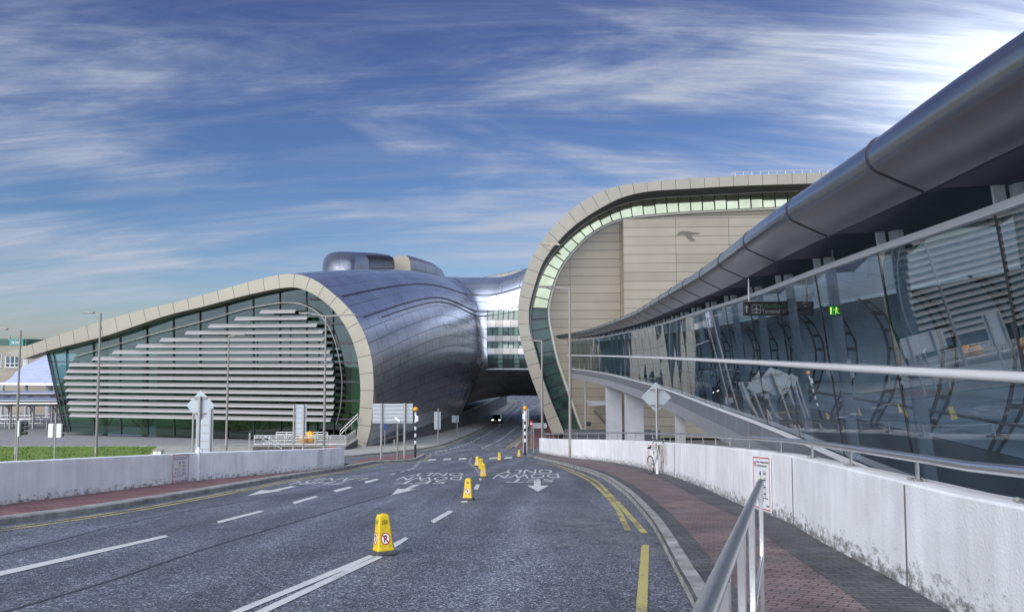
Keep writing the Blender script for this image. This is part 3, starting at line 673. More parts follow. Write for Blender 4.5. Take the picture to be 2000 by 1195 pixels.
# tar seams
seam = MT['dark']
line([(-20,1203),(220,1132),(430,1062),(640,1000),(770,962)], 0.05, 'tar_seam', seam, 0.003)
line([(-20,1090),(300,1010),(560,965)], 0.035, 'tar_seam', seam, 0.003)
# ------------------------------------------------------------------ white parapet walls
def wall(P, hfn, thick, side, name, label, depth, m):
    P = [Vector((p.x, p.y, 0)) for p in P]; Q = off(P, thick*side)
    def z(p, q, a): return Vector((q.x, q.y, T(p.x, p.y)+a))
    mb = MB(); rows = []; uv = []; d = 0
    for i, (p, q) in enumerate(zip(P, Q)):
        if i: d += (p-P[i-1]).length
        pe = p.lerp(q, 0.05); hgt = hfn(p.y)
        rows.append([Vector((p.x, p.y, T(p.x, p.y)-0.1)), z(p, p, 0.12+hgt-0.02), z(p, pe, 0.12+hgt), z(p, q, 0.12+hgt), Vector((q.x, q.y, T(p.x, p.y)-depth))])
        uv.append([(d, -0.2), (d, hgt), (d, hgt+0.02), (d, hgt+thick), (d, hgt+thick+2)])
    mb.grid(rows, uv)
    for r, u in ((rows[0], uv[0]), (rows[-1], uv[-1])): mb.poly([r[0], r[1], r[3], r[4]], [(u[0][0], -0.2), (u[1][0], hgt), (u[1][0]+thick, hgt), (u[1][0]+thick, -0.2)])
    return tag(mb.build(name, m, smooth=30), label, 'wall')
def HRH(Y): return interp([(6,.21),(17,.23),(27,.31),(43,.38)], Y)
def RWH(Y): return interp([(6,.93),(10,1.04),(15.6,1.13),(27,1.16),(40,1.2)], Y)
rw = wall([p for p in RW if p.y > -4], RWH, 0.34, 1, 'parapet_wall', 'long white concrete parapet wall with mossy foot and handrail, right of the road', 3.5, MT['wall'])
lw = wall(LW, lambda Y: 0.86, 0.30, -1, 'parapet_wall', 'low white concrete wall in front of the lawn, left of the road', 8.2, MT['lwall'])
# construction joints in the right wall
mb = MB()
for px, py in ((1554,1026),(1797,1160),(1322,933)):
    p = gp(px, py, 0.12); i = min(range(len(RW)), key=lambda k: (RW[k]-Vector((p.x, p.y, 0))).length); q = RW[i]; t = (RW[i+1]-RW[i-1]).normalized()
    z0 = T(q.x, q.y)+0.12; mb.box((q.x, q.y, z0+RWH(q.y)*0.485), (0.012, 0.024, RWH(q.y)*0.97), math.atan2(t.y, t.x))
mb.build('joint', MT['plinth'], rw)
# handrail along the right wall
wallQ = off(RW, 0.17)
hr = empty('wall_handrail', (wallQ[30].x, wallQ[30].y, T(wallQ[30].x, wallQ[30].y)+1.25), label='stainless steel handrail along the top of the right-hand white wall', cat='handrail')
def local(parent, pts): return [Vector(p) - parent.location for p in pts]
rail = [Vector((q.x, q.y, T(p.x, p.y)+0.12+RWH(p.y)+HRH(p.y))) for p, q in zip(RW, wallQ) if p.y > 0.5]
MB().tube(local(hr, rail), 0.042, 12).build('rail', MT['steel'], hr, smooth=60)
seg = resample([(q.x, q.y, 0) for q in wallQ], 400); last = -1; acc = 0
for i in range(1, 400):
    acc += (seg[i]-seg[i-1]).length; p = seg[i]
    if p.y < 3 or acc < 2.1: continue
    acc = 0; k = min(range(len(wallQ)), key=lambda j: (wallQ[j]-p).length); t = (wallQ[min(k+1, len(wallQ)-1)]-wallQ[max(k-1,0)]).normalized()
    zb = T(RW[k].x, RW[k].y)+1.25; zt = interp([(q.y, T(a.x, a.y)+0.12+HRH(a.y)+RWH(a.y)) for a, q in zip(RW, wallQ)], p.y); ang = math.atan2(t.y, t.x)
    zb = zt-HRH(p.y)
    po = MB().box(Vector((p.x, p.y, (zb+zt)/2-0.02))-hr.location, (0.07, 0.016, zt-zb), ang).build('post', MT['steel'], hr)
    bp = MB().box(Vector((p.x, p.y, zb+0.006))-hr.location, (0.22, 0.12, 0.012), ang)
    for sx in (-0.08, 0.08):
        for sy in (-0.04, 0.04):
            c = Vector((p.x, p.y, zb)) + Matrix.Rotation(ang, 3, 'Z') @ Vector((sx, sy, 0)) - hr.location
            bp.lathe([(0.013, 0), (0.013, 0.03), (0, 0.03)], c, 6)
    b = bp.build('base_plate', MT['galv'], po)
# foreground pedestrian guard rail
def pz(X, Y): return T(X, Y)+0.12
g0 = Vector((1.83, 5.72)); g1 = Vector((0.30, 1.30)); g2 = Vector((-0.25, -0.3))
gr_ = empty('guard_rail', (g0.x, g0.y, pz(g0.x, g0.y)), label='brushed steel pedestrian guard rail with flat posts in the right foreground', cat='guard rail')
def gpt(t, h):
    p = g0.lerp(g1, t); return Vector((p.x, p.y, pz(p.x, p.y)+h))
MB().tube(local(gr_, [gpt(-0.012, 1.03), gpt(0, 1.05), gpt(0.6, 1.05), gpt(1.15, 1.05)]), 0.0225, 16).build('top_rail', MT['steel'], gr_, smooth=60)
MB().tube(local(gr_, [gpt(0, 0.52), gpt(0.6, 0.52), gpt(1.15, 0.52)]), 0.016, 12).build('lower_rail', MT['steel'], gr_, smooth=60)
dd = (g1-g0).normalized(); ang = math.atan2(dd.y, dd.x)
for Yp in (5.66, 3.85, 2.85, 2.0, 1.2):
    t = (g0.y-Yp)/(g0.y-g1.y)
    po = MB().box((gpt(t, 0.51)-gr_.location), (0.06, 0.03, 1.02), ang).build('post', MT['steel'], gr_, bevel=0.003)
    MB().box(gpt(t, 0.006)-gr_.location, (0.13, 0.13, 0.012), ang).build('base_plate', MT['galv'], po)
# ------------------------------------------------------------------ left hall: curved aluminium building and its bridge over the road
FP = at(714, 874, 80); SL = 0.2035
EX = Vector((1, -SL, 0)).normalized(); NX_ = Vector((SL, 1, 0)).normalized()
def fac(px, py, s=0.0):                       # line of sight meets the facade plane set back by s
    d = ray(px, py); o = FP + NX_*s
    t = o.dot(NX_)/d.dot(NX_); return d*t
BL = fac(730, 749)
def he(p): v = Vector(p)-BL; return -v.dot(EX)    # distance to the left along the facade
def loc(h, s, z): p = Vector((BL.x, BL.y, 0)) - EX*h + NX_*s; return Vector((p.x, p.y, z))
OUT = [(11,689),(209,624),(374,582),(500,547),(565,535),(609,544),(651,573),(689,611),(712,652),(726,698),(730,749),(728,795),(724,837),(714,874)]
INN = [(45,701),(100,683),(209,655),(320,618),(400,598),(463,581),(520,568),(555,562),(580,562),(606,571),(630,586),(651,605),(668,626),(681,648),(691,672),(699,703),(704,749),(703,795),(697,849),(690,873)]
outP = [fac(*p) for p in OUT]; innP = [fac(*p) for p in INN]
Tprof = [(he(p), p.z) for p in outP] + [(30.0, -9.75)]
Bprof = [(32,-7),(31,6),(26,12),(18,13.4),(10,13.2),(5.5,12.0),(2.5,10.0),(0.9,7.6),(0.2,5.0),(0,2.0),(0,-2.5),(4.6,-4.1),(9.6,-5.8),(15,-7.5),(30,-7.45)]
LS = 44.0; RR = 1.6; A1 = RR*math.pi/2; LB = 8.5
U1 = LS + A1; U2 = U1 + LB; U3 = U2 + A1
def station(u):
    rise = min(u, LS)/LS; w_hi = sst(24, 47, u); w_lo = sst(LS+0.5, U1+0.3, u); up = sst(U1-2, U3+6, u)
    pr = []
    for i, (h, z) in enumerate(Tprof):
        z2 = z + math.sin(rise*math.pi/2)*(5.2*max(0, min(1, (z+9.8)/8.5)) - 1.2*max(0, min(1, (z-4)/4))) if i >= 1 else z
        h2 = h + (2.6*rise*(i-10)/3 if i > 10 and i < 14 else 0)
        hb, zb = Bprof[i]; w = w_hi + (w_lo-w_hi)*sst(8, 11, i)
        zb = zb + up*6.0*max(0, min(1, (zb-2)/10))
        pr.append((h2 + (hb-h2)*w, z2 + (zb-z2)*w))
    return pr
def place(u, h, z):
    if u < LS: return loc(h, u, z)
    if u < U1:
        t = (u-LS)/RR; return loc(-(RR-(RR+h)*math.cos(t)), LS+(RR+h)*math.sin(t), z)
    if u < U2: return loc(-(RR+(u-U1)), LS+RR+h, z)
    if u < U3:
        t = (u-U2)/RR; return loc(-(RR+LB+(RR+h)*math.sin(t)), LS+(RR+h)*math.cos(t), z)
    return loc(-(2*RR+LB+h), LS-(u-U3), z)
NV = 85
def srow(u):
    P = [place(u, h, z) for h, z in station(u)]
    return crom2(P)
def crom2(P):
    a = crom(P[:14], 79); return a + [Vector(P[13]).lerp(Vector(P[14]), k/6) for k in range(1, 7)]
us = [1.4*i for i in range(31)] + [43.0 + 0.25*i for i in range(int((U3-43.0)/0.25)+1)]
rows = [srow(u) for u in us]
# v measure from the crest (index 24 = control point 4)
vd = [0.0]; mid = rows[20]
for a, b in zip(mid, mid[1:]): vd.append(vd[-1] + (b-a).length)
hall = empty('terminal_hall', (BL.x, BL.y, -9.6), label='swooping silver hall with beige arch and louvred front, bridging the road from the left', cat='building')
def L_(o, P): return [Vector(p)-o.location for p in P]
VB = 6*11 - 6       # rows below this index (bridge underside) get dark panels
mb = MB(); uv = [[(u*1.0, v) for v in vd] for u in us]
mb.grid([L_(hall, r) for r in rows], uv)
mb.build('shell', MT['shell'], hall, smooth=45)
# bridge soffit panels, just proud of the shell's underside
def nrm(u, k):
    a, b = srow(u-0.3), srow(u+0.3); c = srow(u); n = (b[k]-a[k]).cross(c[min(k+1, NV-1)]-c[max(k-1, 0)]).normalized(); return n
def outward(u, k):
    n = nrm(u, k); h = srow(u)[k]
    cen = place(u, 12, 2.0)
    return n if n.dot(h-cen) > 0 else -n
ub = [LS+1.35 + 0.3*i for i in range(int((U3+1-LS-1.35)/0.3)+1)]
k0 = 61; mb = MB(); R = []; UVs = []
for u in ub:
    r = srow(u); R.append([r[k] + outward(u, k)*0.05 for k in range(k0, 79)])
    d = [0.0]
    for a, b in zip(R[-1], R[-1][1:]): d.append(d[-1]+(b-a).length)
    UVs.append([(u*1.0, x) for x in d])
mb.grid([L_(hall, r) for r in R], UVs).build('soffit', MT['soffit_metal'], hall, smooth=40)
# bands of windows on the bridge
def at_z(u, z):
    r = srow(u); c = crom2([Vector((h, zz, 0)) for h, zz in station(u)])
    for k in range(30, NV-1):
        if c[k].y >= z >= c[k+1].y and k < 66:
            f = (c[k].y-z)/max(1e-6, c[k].y-c[k+1].y); p = r[k].lerp(r[k+1], f); return p, outward(u, k)
    return r[40], outward(u, 40)
def band(u0, u1, z0, z1, name, m, prd, par=hall, n=24):
    rr = []; uvv = []
    for i in range(n+1):
        u = u0+(u1-u0)*i/n; row = []
        for j in range(4):
            p, nn = at_z(u, z1+(z0-z1)*j/3); row.append(p + nn*prd)
        rr.append(row); uvv.append([(u, j*0.4) for j in range(4)])
    return MB().grid([L_(hall, r) for r in rr], uvv).build(name, m, par, smooth=40)
UA, UZ = U1-0.35, U2+1.5
zr = [(6.95,5.35,0),(5.35,4.2,1),(4.2,2.85,0),(2.85,1.95,1),(1.95,0.8,0),(0.8,-0.15,1),(-0.15,-2.4,0)]
for zt, zb, kind in zr:
    ua = UA + 0.1*(zt < 0)
    if kind: band(ua, UZ, zb, zt, 'spandrel', MT['spand'], 0.22)
    else:
        wn = band(ua, UZ, zb, zt, 'window', MT['bglass'], 0.06)
        mb = MB()
        for i in range(13):
            u = ua + (UZ-ua)*i/12; a, n = at_z(u, zt); b, n2 = at_z(u, zb)
            mb.bar((a+n*0.12)-hall.location, (b+n2*0.12)-hall.location, 0.09, 0.12)
        if zt < 0:
            for z in (-0.9, -1.65):
                P = []
                for i in range(15):
                    p, n = at_z(ua+(UZ-ua)*i/14, z); P.append(p+n*0.12-hall.location)
                mb.tube(P, 0.045, 6)
        mb.build('window_frame', MT['dark'], wn)
        for i in (2, 5.2, 8.4):
            u = ua + (UZ-ua)*i/12; band(u, u+0.8, zb+0.05, zt-0.05, 'green_panel', MT['gpanel2'], 0.09, wn, 2)
P = []
for i in range(25):
    p, n = at_z(UA+(UZ-UA)*i/24, -2.47); P.append(p+n*0.15-hall.location)
MB().tube(P, 0.09, 8).build('sill', MT['white_metal'], hall, smooth=60)
# gutters that run along the shell
def along(kf, ua, ub_, off_, step=1.2):
    P = []; u = ua
    while u <= ub_:
        r = srow(u); k = int(kf(u) if callable(kf) else kf); f = (kf(u) if callable(kf) else kf)-k
        P.append(r[k].lerp(r[k+1], f) + outward(u, k)*off_); u += step
    return P
for kf, ua in ((37.4, 1.0), (44.0, 1.5), (45.6, 6.0)):
    P = L_(hall, along(kf, ua, U2+2, 0.05)); g = MB().tube(P, 0.06, 6).build('gutter', MT['dark'], hall, smooth=60)
    P2 = [p - Vector((0, 0, 0.16)) for p in P]; MB().tube(P2, 0.035, 6).build('gutter_lip', MT['galv'], g, smooth=60)
# rim of the roof against the sky at the saddle
P = [at(884,549,150), at(930,544,150), at(975,535,150), at(1034,523.5,150), at(1060,520,150)]
P = smooth(P, 24); mb = MB()
mb.grid([[p+Vector((0,0,0)), p+Vector((0,-0.05,-0.9)), p+Vector((0,4,-0.9)), p+Vector((0,4,0)), p] for p in L_(hall, P)], [[(i*0.9, j*0.3) for j in range(5)] for i in range(24)])
mb.build('roof_parapet', MT['fascia'], hall)
# arch fascia
def nearest(A, Q, nv, m=900):
    D = smooth(Q, m, 40); k = 0; out = []
    fl = lambda p: p - nv*p.dot(nv)
    Df = [fl(q) for q in D]
    for i, p in enumerate(A):
        pf = fl(p); best = min(range(k, min(m, k+200)), key=lambda j: (Df[j]-pf).length_squared)
        if i == 0: best = 0
        k = best; out.append(D[k])
    return out
def arch(parent, out, inn, n, depth, nvec, m, fwd=0.0):
    A = smooth(out, n); B = nearest(A, inn, nvec); d = 0; R = []; U = []
    for i in range(n):
        if i: d += (A[i]-A[i-1]).length
        a = A[i]-nvec*fwd; b = B[i]-nvec*fwd
        R.append([a+nvec*0.6, a, b, b+nvec*depth]); U.append([(d, 1), (d, 2), (d, 4), (d, 6)])
    return MB().grid([L_(parent, r) for r in R], U).build('arch_fascia', m, parent, smooth=30)
arch(hall, outP, innP, 120, 1.6, NX_, MT['fascia'], 0.06)
# glazing set back behind the arch
GS = 1.5
gi = [fac(x, y, GS) for x, y in ([(90,689),(125,843),(300,850),(500,856),(690,864)] + [(INN[i][0]+1.0, INN[i][1]-1.0) for i in range(len(INN)-2, 1, -1)])]
pts = L_(hall, gi)
MB().poly(pts).build('glazing', MT['fglass'], hall)
fr = MB()
def fbar(p, q, w_=0.09, d_=0.12, s=GS-0.1): fr.bar(fac(*p, s)-hall.location, fac(*q, s)-hall.location, w_, d_)
inn2 = [(x, y) for x, y in INN]
def ytop(x):
    v = [(a, b) for a, b in INN if b < 700]
    return interp(sorted(v), x)
for x in range(130, 700, 52): fbar((x, ytop(x)), (x+2, 845+(x-125)*0.034))
for (x0, y0, x1, y1) in ((98,706,152,707),(101,741,150,740),(107,776,148,776),(113,811,146,810),(92,689,125,843),(96,689,129,843),(104,689,137,843)): fbar((x0,y0), (x1,y1), 0.1)
for y, x0, x1 in ((583,600,640),(632,640,676),(670,655,694),(708,657,701),(745,656,704),(782,655,703),(818,648,702)): fbar((x0, y), (x1, y+0.5), 0.11, 0.2, GS-0.4)
fr.build('glazing_frame', MT['dark'], hall)
mb = MB().tube(L_(hall, smooth([fac(x, y, GS-0.5) for x, y in ((139,698),(300,652),(400,626),(475,604),(530,594),(560,591),(592,595),(625,615),(650,655),(664,710),(668,755),(664,800),(656,828))], 60)), 0.045, 8)
mb.build('bowstring_tube', MT['galv'], hall, smooth=60)
# louvre blades
LV = [(608,508,578),(621,459,601),(635,408,620),(648,363,632),(662,314,634),(674.5,268,638),(687,222,645),(700.5,183,649),(713.5,139,651),(727,134,652),(740,129,654),(753.5,130.5,654),(766.7,133.6,653),(780,136,653),(793.6,138,653),(806.5,140.5,652),(819,143,647)]
for y, x0, x1 in LV:
    a = fac(x1, y, 0.2); z = a.z
    p0 = fac(x0, 700, 0.2); p0.z = z; p1 = Vector((a.x, a.y, z)); p1.z = z
    mb = MB(); prf = [(-0.08,-0.19),(0.0,-0.21),(0.13,-0.12),(0.27,0.04),(0.34,0.19),(0.31,0.21),(0.13,0.06),(-0.03,-0.11)]
    N_ = 24; rws = []
    for i in range(N_+1):
        c = p0.lerp(p1, i/N_); rws.append([c + NX_*(v-0.25) + Vector((0,0,h)) for v, h in prf])
    mb.grid([L_(hall, r) for r in rws], close=True); mb.poly(L_(hall, rws[0])); mb.poly(L_(hall, rws[-1][::-1]))
    lv = mb.build('louvre', MT['louvre'], hall, smooth=30)
    jb = MB(); n = int((p1-p0).length/3.0)
    for i in range(1, n+1):
        c = p1.lerp(p0, (i*3.0-1.2)/(p1-p0).length)
        jb.bar(c + NX_*0.02 + Vector((0,0,-0.1)) - hall.location, c + NX_*(GS-0.3) + Vector((0,0,-0.1)) - hall.location, 0.05, 0.16)
    jb.build('louvre_bracket', MT['dark'], lv)
# what stands inside the glass
fl = MB(); A = fac(125, 850, 0.5); B_ = fac(700, 864, 0.5)
def quad(a, b, dvec): return [a, b, b+dvec, a+dvec]
zz = -9.3
inn_w = MB()
inn_w.poly(L_(hall, [loc(1.5, 14, -9.4), loc(35.5, 14, -9.4), loc(35.5, 14, 2), loc(10.5, 14, 8.4), loc(3, 14, 4)])); inn_w.build('interior_wall', MT['inner'], hall)
MB().poly(L_(hall, [loc(0.8, 1.8, zz), loc(35.5, 1.8, zz), loc(35.5, 14, zz), loc(0.8, 14, zz)])).build('interior_floor', MT['floor'], hall)
for z, h0, h1 in ((-5.2, 6, 35), (-1.0, 6, 34), (3.2, 7, 22)):
    MB().box(Vector((0,0,0)), (1,1,1)) if False else None
    a, b = loc(h0, 5.5, z), loc(h1, 5.5, z); mb = MB(); mb.prism(L_(hall, [a, b, b+Vector((0,0,0.5)), a+Vector((0,0,0.5))]), NX_*8.2); mb.build('floor_slab', MT['gcol'], hall)
for h in (8, 15, 22, 29, 34.3):
    mb = MB(); top = loc(h+0.4, 3.4, min(7.0, 8.0-0.22*max(0, h-10))-0.5)
    mb.tube(L_(hall, [loc(h, 3.2, -9.3), top]), 0.36, 12)
    for s in (-1, 1): mb.tube(L_(hall, [loc(h, 3.2, -9.0), loc(h+s*1.6, 2.6, -7.3)]), 0.09, 8)
    mb.build('column', MT['gcol'], hall, smooth=50)
MB().poly(L_(hall, [loc(1.0, 3.2, -9.2), loc(3.7, 3.2, -9.2), loc(3.9, 3.2, -3.5), loc(3.7, 3.2, 1.8), loc(2.6, 3.2, 3.2), loc(0.9, 3.2, -1.5), loc(0.7, 3.2, -5)])).build('green_wall', MT['green_panel'], hall)
# roof plant pods
def pod(secs, name, m, sub=None):
    """secs: (px left, px right, y top, y base, Y) cross sections from front to back"""
    R = []; U = []
    for j, (c, hw, zb, zt, flat_) in enumerate(secs):
        row = []; uu = []
        for k in range(17):
            t = math.pi*k/16; x = -math.cos(t); y = math.sin(t)
            sx = math.copysign(abs(x)**flat_, x); sz = y**flat_
            row.append(c + EX*(hw*sx) + Vector((0, 0, zb+(zt-zb)*sz - c.z))); uu.append((j*1.5, k*0.62))
        R.append(row); U.append(uu)
    mb = MB().grid([L_(hall, r) for r in R], U); mb.poly(L_(hall, R[-1])); mb.poly(L_(hall, R[0][::-1]))
    return mb.build(name, m, hall, smooth=50)
def podsec(xl, xr, yt, yb, Y, flat_=0.55):
    a = at(xl, yb, Y); b = at(xr, yb, Y); t = at((xl+xr)/2, yt, Y); c = (a+b)/2
    return (c, (b-a).length/2, c.z-0.6, t.z, flat_)
podm = panel_mat('pod_cladding', (0.24, 0.25, 0.29), 1.5, 2.4, 0.03, (0.03, 0.03, 0.035), 0.32, 0.85, 0.0, 0.06)
P1 = [podsec(652,680,524,528,99.4,.8), podsec(638,690,512,528,99.9,.75), podsec(631,697,502,528,101,.7), podsec(628,702,495,528,103,.65), podsec(626,706,491.5,528.5,106,.6), podsec(652,724,492.5,529,111), podsec(686,752,494,528,117), podsec(710,772,497,526,122)]
pd = pod(P1, 'roof_plant_pod', podm)
mb = MB()
for k in range(9):                                                # louvred flank
    P = []
    for j in range(5, 8):
        c, hw, zb, zt, f_ = P1[j]; t = math.pi*(1-0.03-0.028*k); P.append(c + EX*(hw*abs(math.cos(t))**f_ + 0.06) + Vector((0,0,zb+(zt-zb)*math.sin(t)**f_-c.z)))
    mb.tube(L_(hall, P), 0.07, 5)
mb.build('louvre_grille', MT['dark'], pd)
P2_ = [podsec(765,803,499,526,124,0.6), podsec(768,812,499.5,527,126,0.6), podsec(790,832,505,531,131,0.6), podsec(815,853,513,536,137,0.6), podsec(838,866,524,540,142,0.6), podsec(852,869,532,541,145,0.6)]
pd2 = pod(P2_, 'roof_plant_pod', podm)
c, hw, zb, zt, f_ = P2_[0]; mb = MB()
row = [c + EX*(hw*1.0*math.copysign(abs(math.cos(math.pi*k/16))**f_, -math.cos(math.pi*k/16))) + Vector((0,0,zb+(zt-zb)*math.sin(math.pi*k/16)**f_-c.z)) - NX_*0.06 for k in range(17)]
mb.poly(L_(hall, row)); mb.build('end_wall', MT['stone'], pd2)
# stone plinth under the curved side
Pq = smooth([(p.x, p.y, 0) for p in PL], 60); R = []
for p in Pq:
    R.append([Vector((p.x, p.y, T(p.x, p.y)-0.3)), Vector((p.x, p.y, -9.86)), Vector((p.x-0.5, p.y+0.1, -9.80)), Vector((p.x-3, p.y+0.5, -9.80))])
MB().grid([L_(hall, r) for r in R]).build('plinth', MT['plinth'], hall, smooth=30)
MB().tube(L_(hall, [Vector((p.x+0.02, p.y, -9.83)) for p in Pq]), 0.07, 6).build('plinth_coping', MT['galv'], hall, smooth=60)
# ------------------------------------------------------------------ right hall: beige arch
SR = -0.07; NR = Vector((0.07, 1, 0)).normalized(); ER = Vector((1, -0.07, 0)).normalized(); OR = Vector((0.8, 100, 0))
def facR(px, py, s=0.0):
    d = ray(px, py); o = OR + NR*s; return d*(o.dot(NR)/d.dot(NR))
RO = [(1079.5,846),(1072,832),(1060,797),(1046,760),(1031,718),(1019,673),(1013,640),(1011.5,610),(1012.5,590),(1017,564),(1031,521),(1051,482),(1077.6,447),(1111,414),(1151,386),(1191,368.6),(1228,360),(1285,354.5),(1350,349),(1493,341),(1607,337.5),(1800,331),(2000,326)]
RI = [(1102.5,846.5),(1094.6,826.7),(1079.5,790.6),(1061,742),(1051,703),(1040,667),(1034,640),(1033,615),(1034,597),(1041,568),(1054,527.6),(1067.5,501),(1091,471),(1118,444),(1151,420),(1185,400),(1218,385),(1268,374),(1350,368.6),(1449,363),(1592,358.6),(1800,353),(2000,349)]
th = empty('terminal_building', (14, 100, -10.6), label='tall beige terminal with curled arch and green glass ribbon, behind the glazed link', cat='building')
ro = [facR(*p) for p in RO]; ri = [facR(*p) for p in RI]
arch(th, ro, ri, 150, 0.35, NR, MT['fascia'], 0.06)
A = smooth(ro, 150); R = [[a+NR*0.3, a+NR*20, a+NR*40, a+NR*60] for a in A]
d = 0; U = []
for i in range(150):
    if i: d += (A[i]-A[i-1]).length
    U.append([(x, d) for x in (0, 20, 40, 60)])
MB().grid([L_(th, r) for r in R], U).build('roof_shell', MT['shell'], th, smooth=45)
# curved soffit between the fascia and the glass ribbon
GB = 5.0
GO = [(1101,846.5),(1093,826.7),(1078,790.6),(1060,742),(1050,703),(1040.5,667),(1036,640),(1036,615),(1038,597),(1046,568),(1060,530),(1075,503),(1099,475),(1126,449),(1158,426),(1191,409),(1224,397),(1272,388),(1350,383),(1449,378),(1592,371.5),(1800,366),(2000,361)]
GIN = [(1140,846.5),(1131,826),(1118.7,790.6),(1100.6,739),(1088,700),(1079,660),(1073,630),(1071.5,610),(1072.5,594.5),(1081,561),(1094,527.6),(1118,494),(1151,461),(1185,440.6),(1218,429),(1285,420.5),(1350,415.5),(1440,411),(1531,407),(1620,403),(1800,397),(2000,391)]
go = [facR(x, y, GB) for x, y in GO]; gi_ = [facR(x, y, GB) for x, y in GIN]
C2 = smooth(ri, 110); A = nearest(C2, go, NR)
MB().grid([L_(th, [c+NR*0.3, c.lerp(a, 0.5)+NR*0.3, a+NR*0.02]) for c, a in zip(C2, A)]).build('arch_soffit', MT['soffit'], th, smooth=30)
npn = 56; A = smooth(go, npn+1); B2 = nearest(A, gi_, NR)
ribbon_hi = MB(); ribbon_lo = MB(); fm = MB()
for i in range(npn):
    a, b, c, d_ = A[i], A[i+1], B2[i+1], B2[i]
    cen = (a+b+c+d_)/4; q = []
    tx, ty = random.uniform(-1, 1)*0.012, random.uniform(-1, 1)*0.014
    for p in (a, b, c, d_):
        r = p.lerp(cen, 0.03); r = r + NR*((r-cen).x*tx + (r-cen).z*ty); q.append(r - th.location)
    lo = cen.z < 6.4 and cen.x < 9
    (ribbon_lo if lo else ribbon_hi).poly(q)
    MB().bar(a - NR*0.06 - th.location, d_ - NR*0.06 - th.location, 0.12, 0.14, up=NR).build('glazing_bar', MT['dark'], th)
ribbon_hi.build('glass_ribbon', MT['rglass'], th); ribbon_lo.build('glass_ribbon', MT['dglass'], th, label='darker lower run of the green glass ribbon')
MB().tube(L_(th, [p-NR*0.1 for p in smooth(gi_, 120)]), 0.22, 8).build('ribbon_trim', MT['bright_panel'], th, smooth=60)
MB().tube(L_(th, [p-NR*0.2 for p in smooth(go, 120)]), 0.16, 8).build('ribbon_trim', MT['galv'], th, smooth=60)
for i in range(45, 108, 6):
    p = smooth(go, 120)[i]; MB().box(p - NR*0.4 + Vector((0,0,0.35)) - th.location, (0.3, 0.5, 0.45)).build('floodlight', MT['dark'], th)
# panelled wall inside the ribbon
wl = smooth(gi_, 90); pts = [p + NR*0.05 for p in wl]; base = [Vector((pts[-1].x, pts[-1].y, -10.8)), Vector((pts[0].x, pts[0].y, -10.8))]
allp = pts + base; mb = MB(); mb.poly(L_(th, allp), [((p-OR).dot(ER), p.z) for p in allp]); mb.build('panelled_wall', MT['clad'], th)
# projecting box
bx0 = facR(1217, 428, 0.8); bx1 = facR(1720, 412, 0.8); zt = bx0.z; f0 = Vector((bx0.x, bx0.y, zt)); f1 = bx0 + ER*((bx1-bx0).dot(ER)); f1.z = zt + 0.5
mb = MB(); lowz = -10.8; ff = [Vector((f0.x, f0.y, lowz)), Vector((f1.x, f1.y, lowz)), f1, f0]; dN = NR*4.15
uvf = [((p-f0).dot(ER), p.z-zt) for p in ff]
mb.poly(L_(th, ff), uvf); mb.poly(L_(th, [ff[0]+dN, ff[0], ff[3], ff[3]+dN]), [(3.4+4.15, lowz-zt), (3.4, lowz-zt), (3.4, 0), (3.4+4.15, 0)])
mb.poly(L_(th, [ff[3], ff[2], ff[2]+dN, ff[3]+dN]), [(0, 0.5), (8, 0.5), (8, 1), (0, 1)])
mb.build('projecting_box', MT['clad'], th)
# railing on the roof edge
ra = [facR(x, y, 3) for x, y in ((1425,343),(1436,336.5),(1560,333),(1700,329))]; mb = MB().tube(L_(th, ra), 0.05, 6)
base_ = [facR(x, y, 3) for x, y in ((1436,348),(1700,340))]
for i in range(17):
    a = ra[1].lerp(ra[3], i/16); mb.tube(L_(th, [a, a-Vector((0,0,1.3))]), 0.04, 5)
mb.tube(L_(th, [ra[1]-Vector((0,0,0.45)), ra[3]-Vector((0,0,0.45))]), 0.035, 5)
mb.build('roof_railing', MT['galv'], th)
# bird emblems
def emblem(px, py, w_, m, s, flip=1, name='bird_emblem'):
    P = [(410,540),(425,524),(445,513),(480,515),(510,520),(545,524),(574,527),(560,534),(530,537),(503,541),(523,560),(540,583),(524,580),(512,586),(500,577),(484,563),(472,545),(455,537),(432,541)]
    q = [facR(px + flip*(x-490)*w_, py + (y-540)*w_, s) - NR*0.05 for x, y in P]
    return MB().prism(L_(th, q), NR*0.03).build(name, m, th)
emblem(1344, 459, 0.29, MT['bird'], 0.8); emblem(1077, 479, 0.22, MT['birdp'], -0.1, -1)
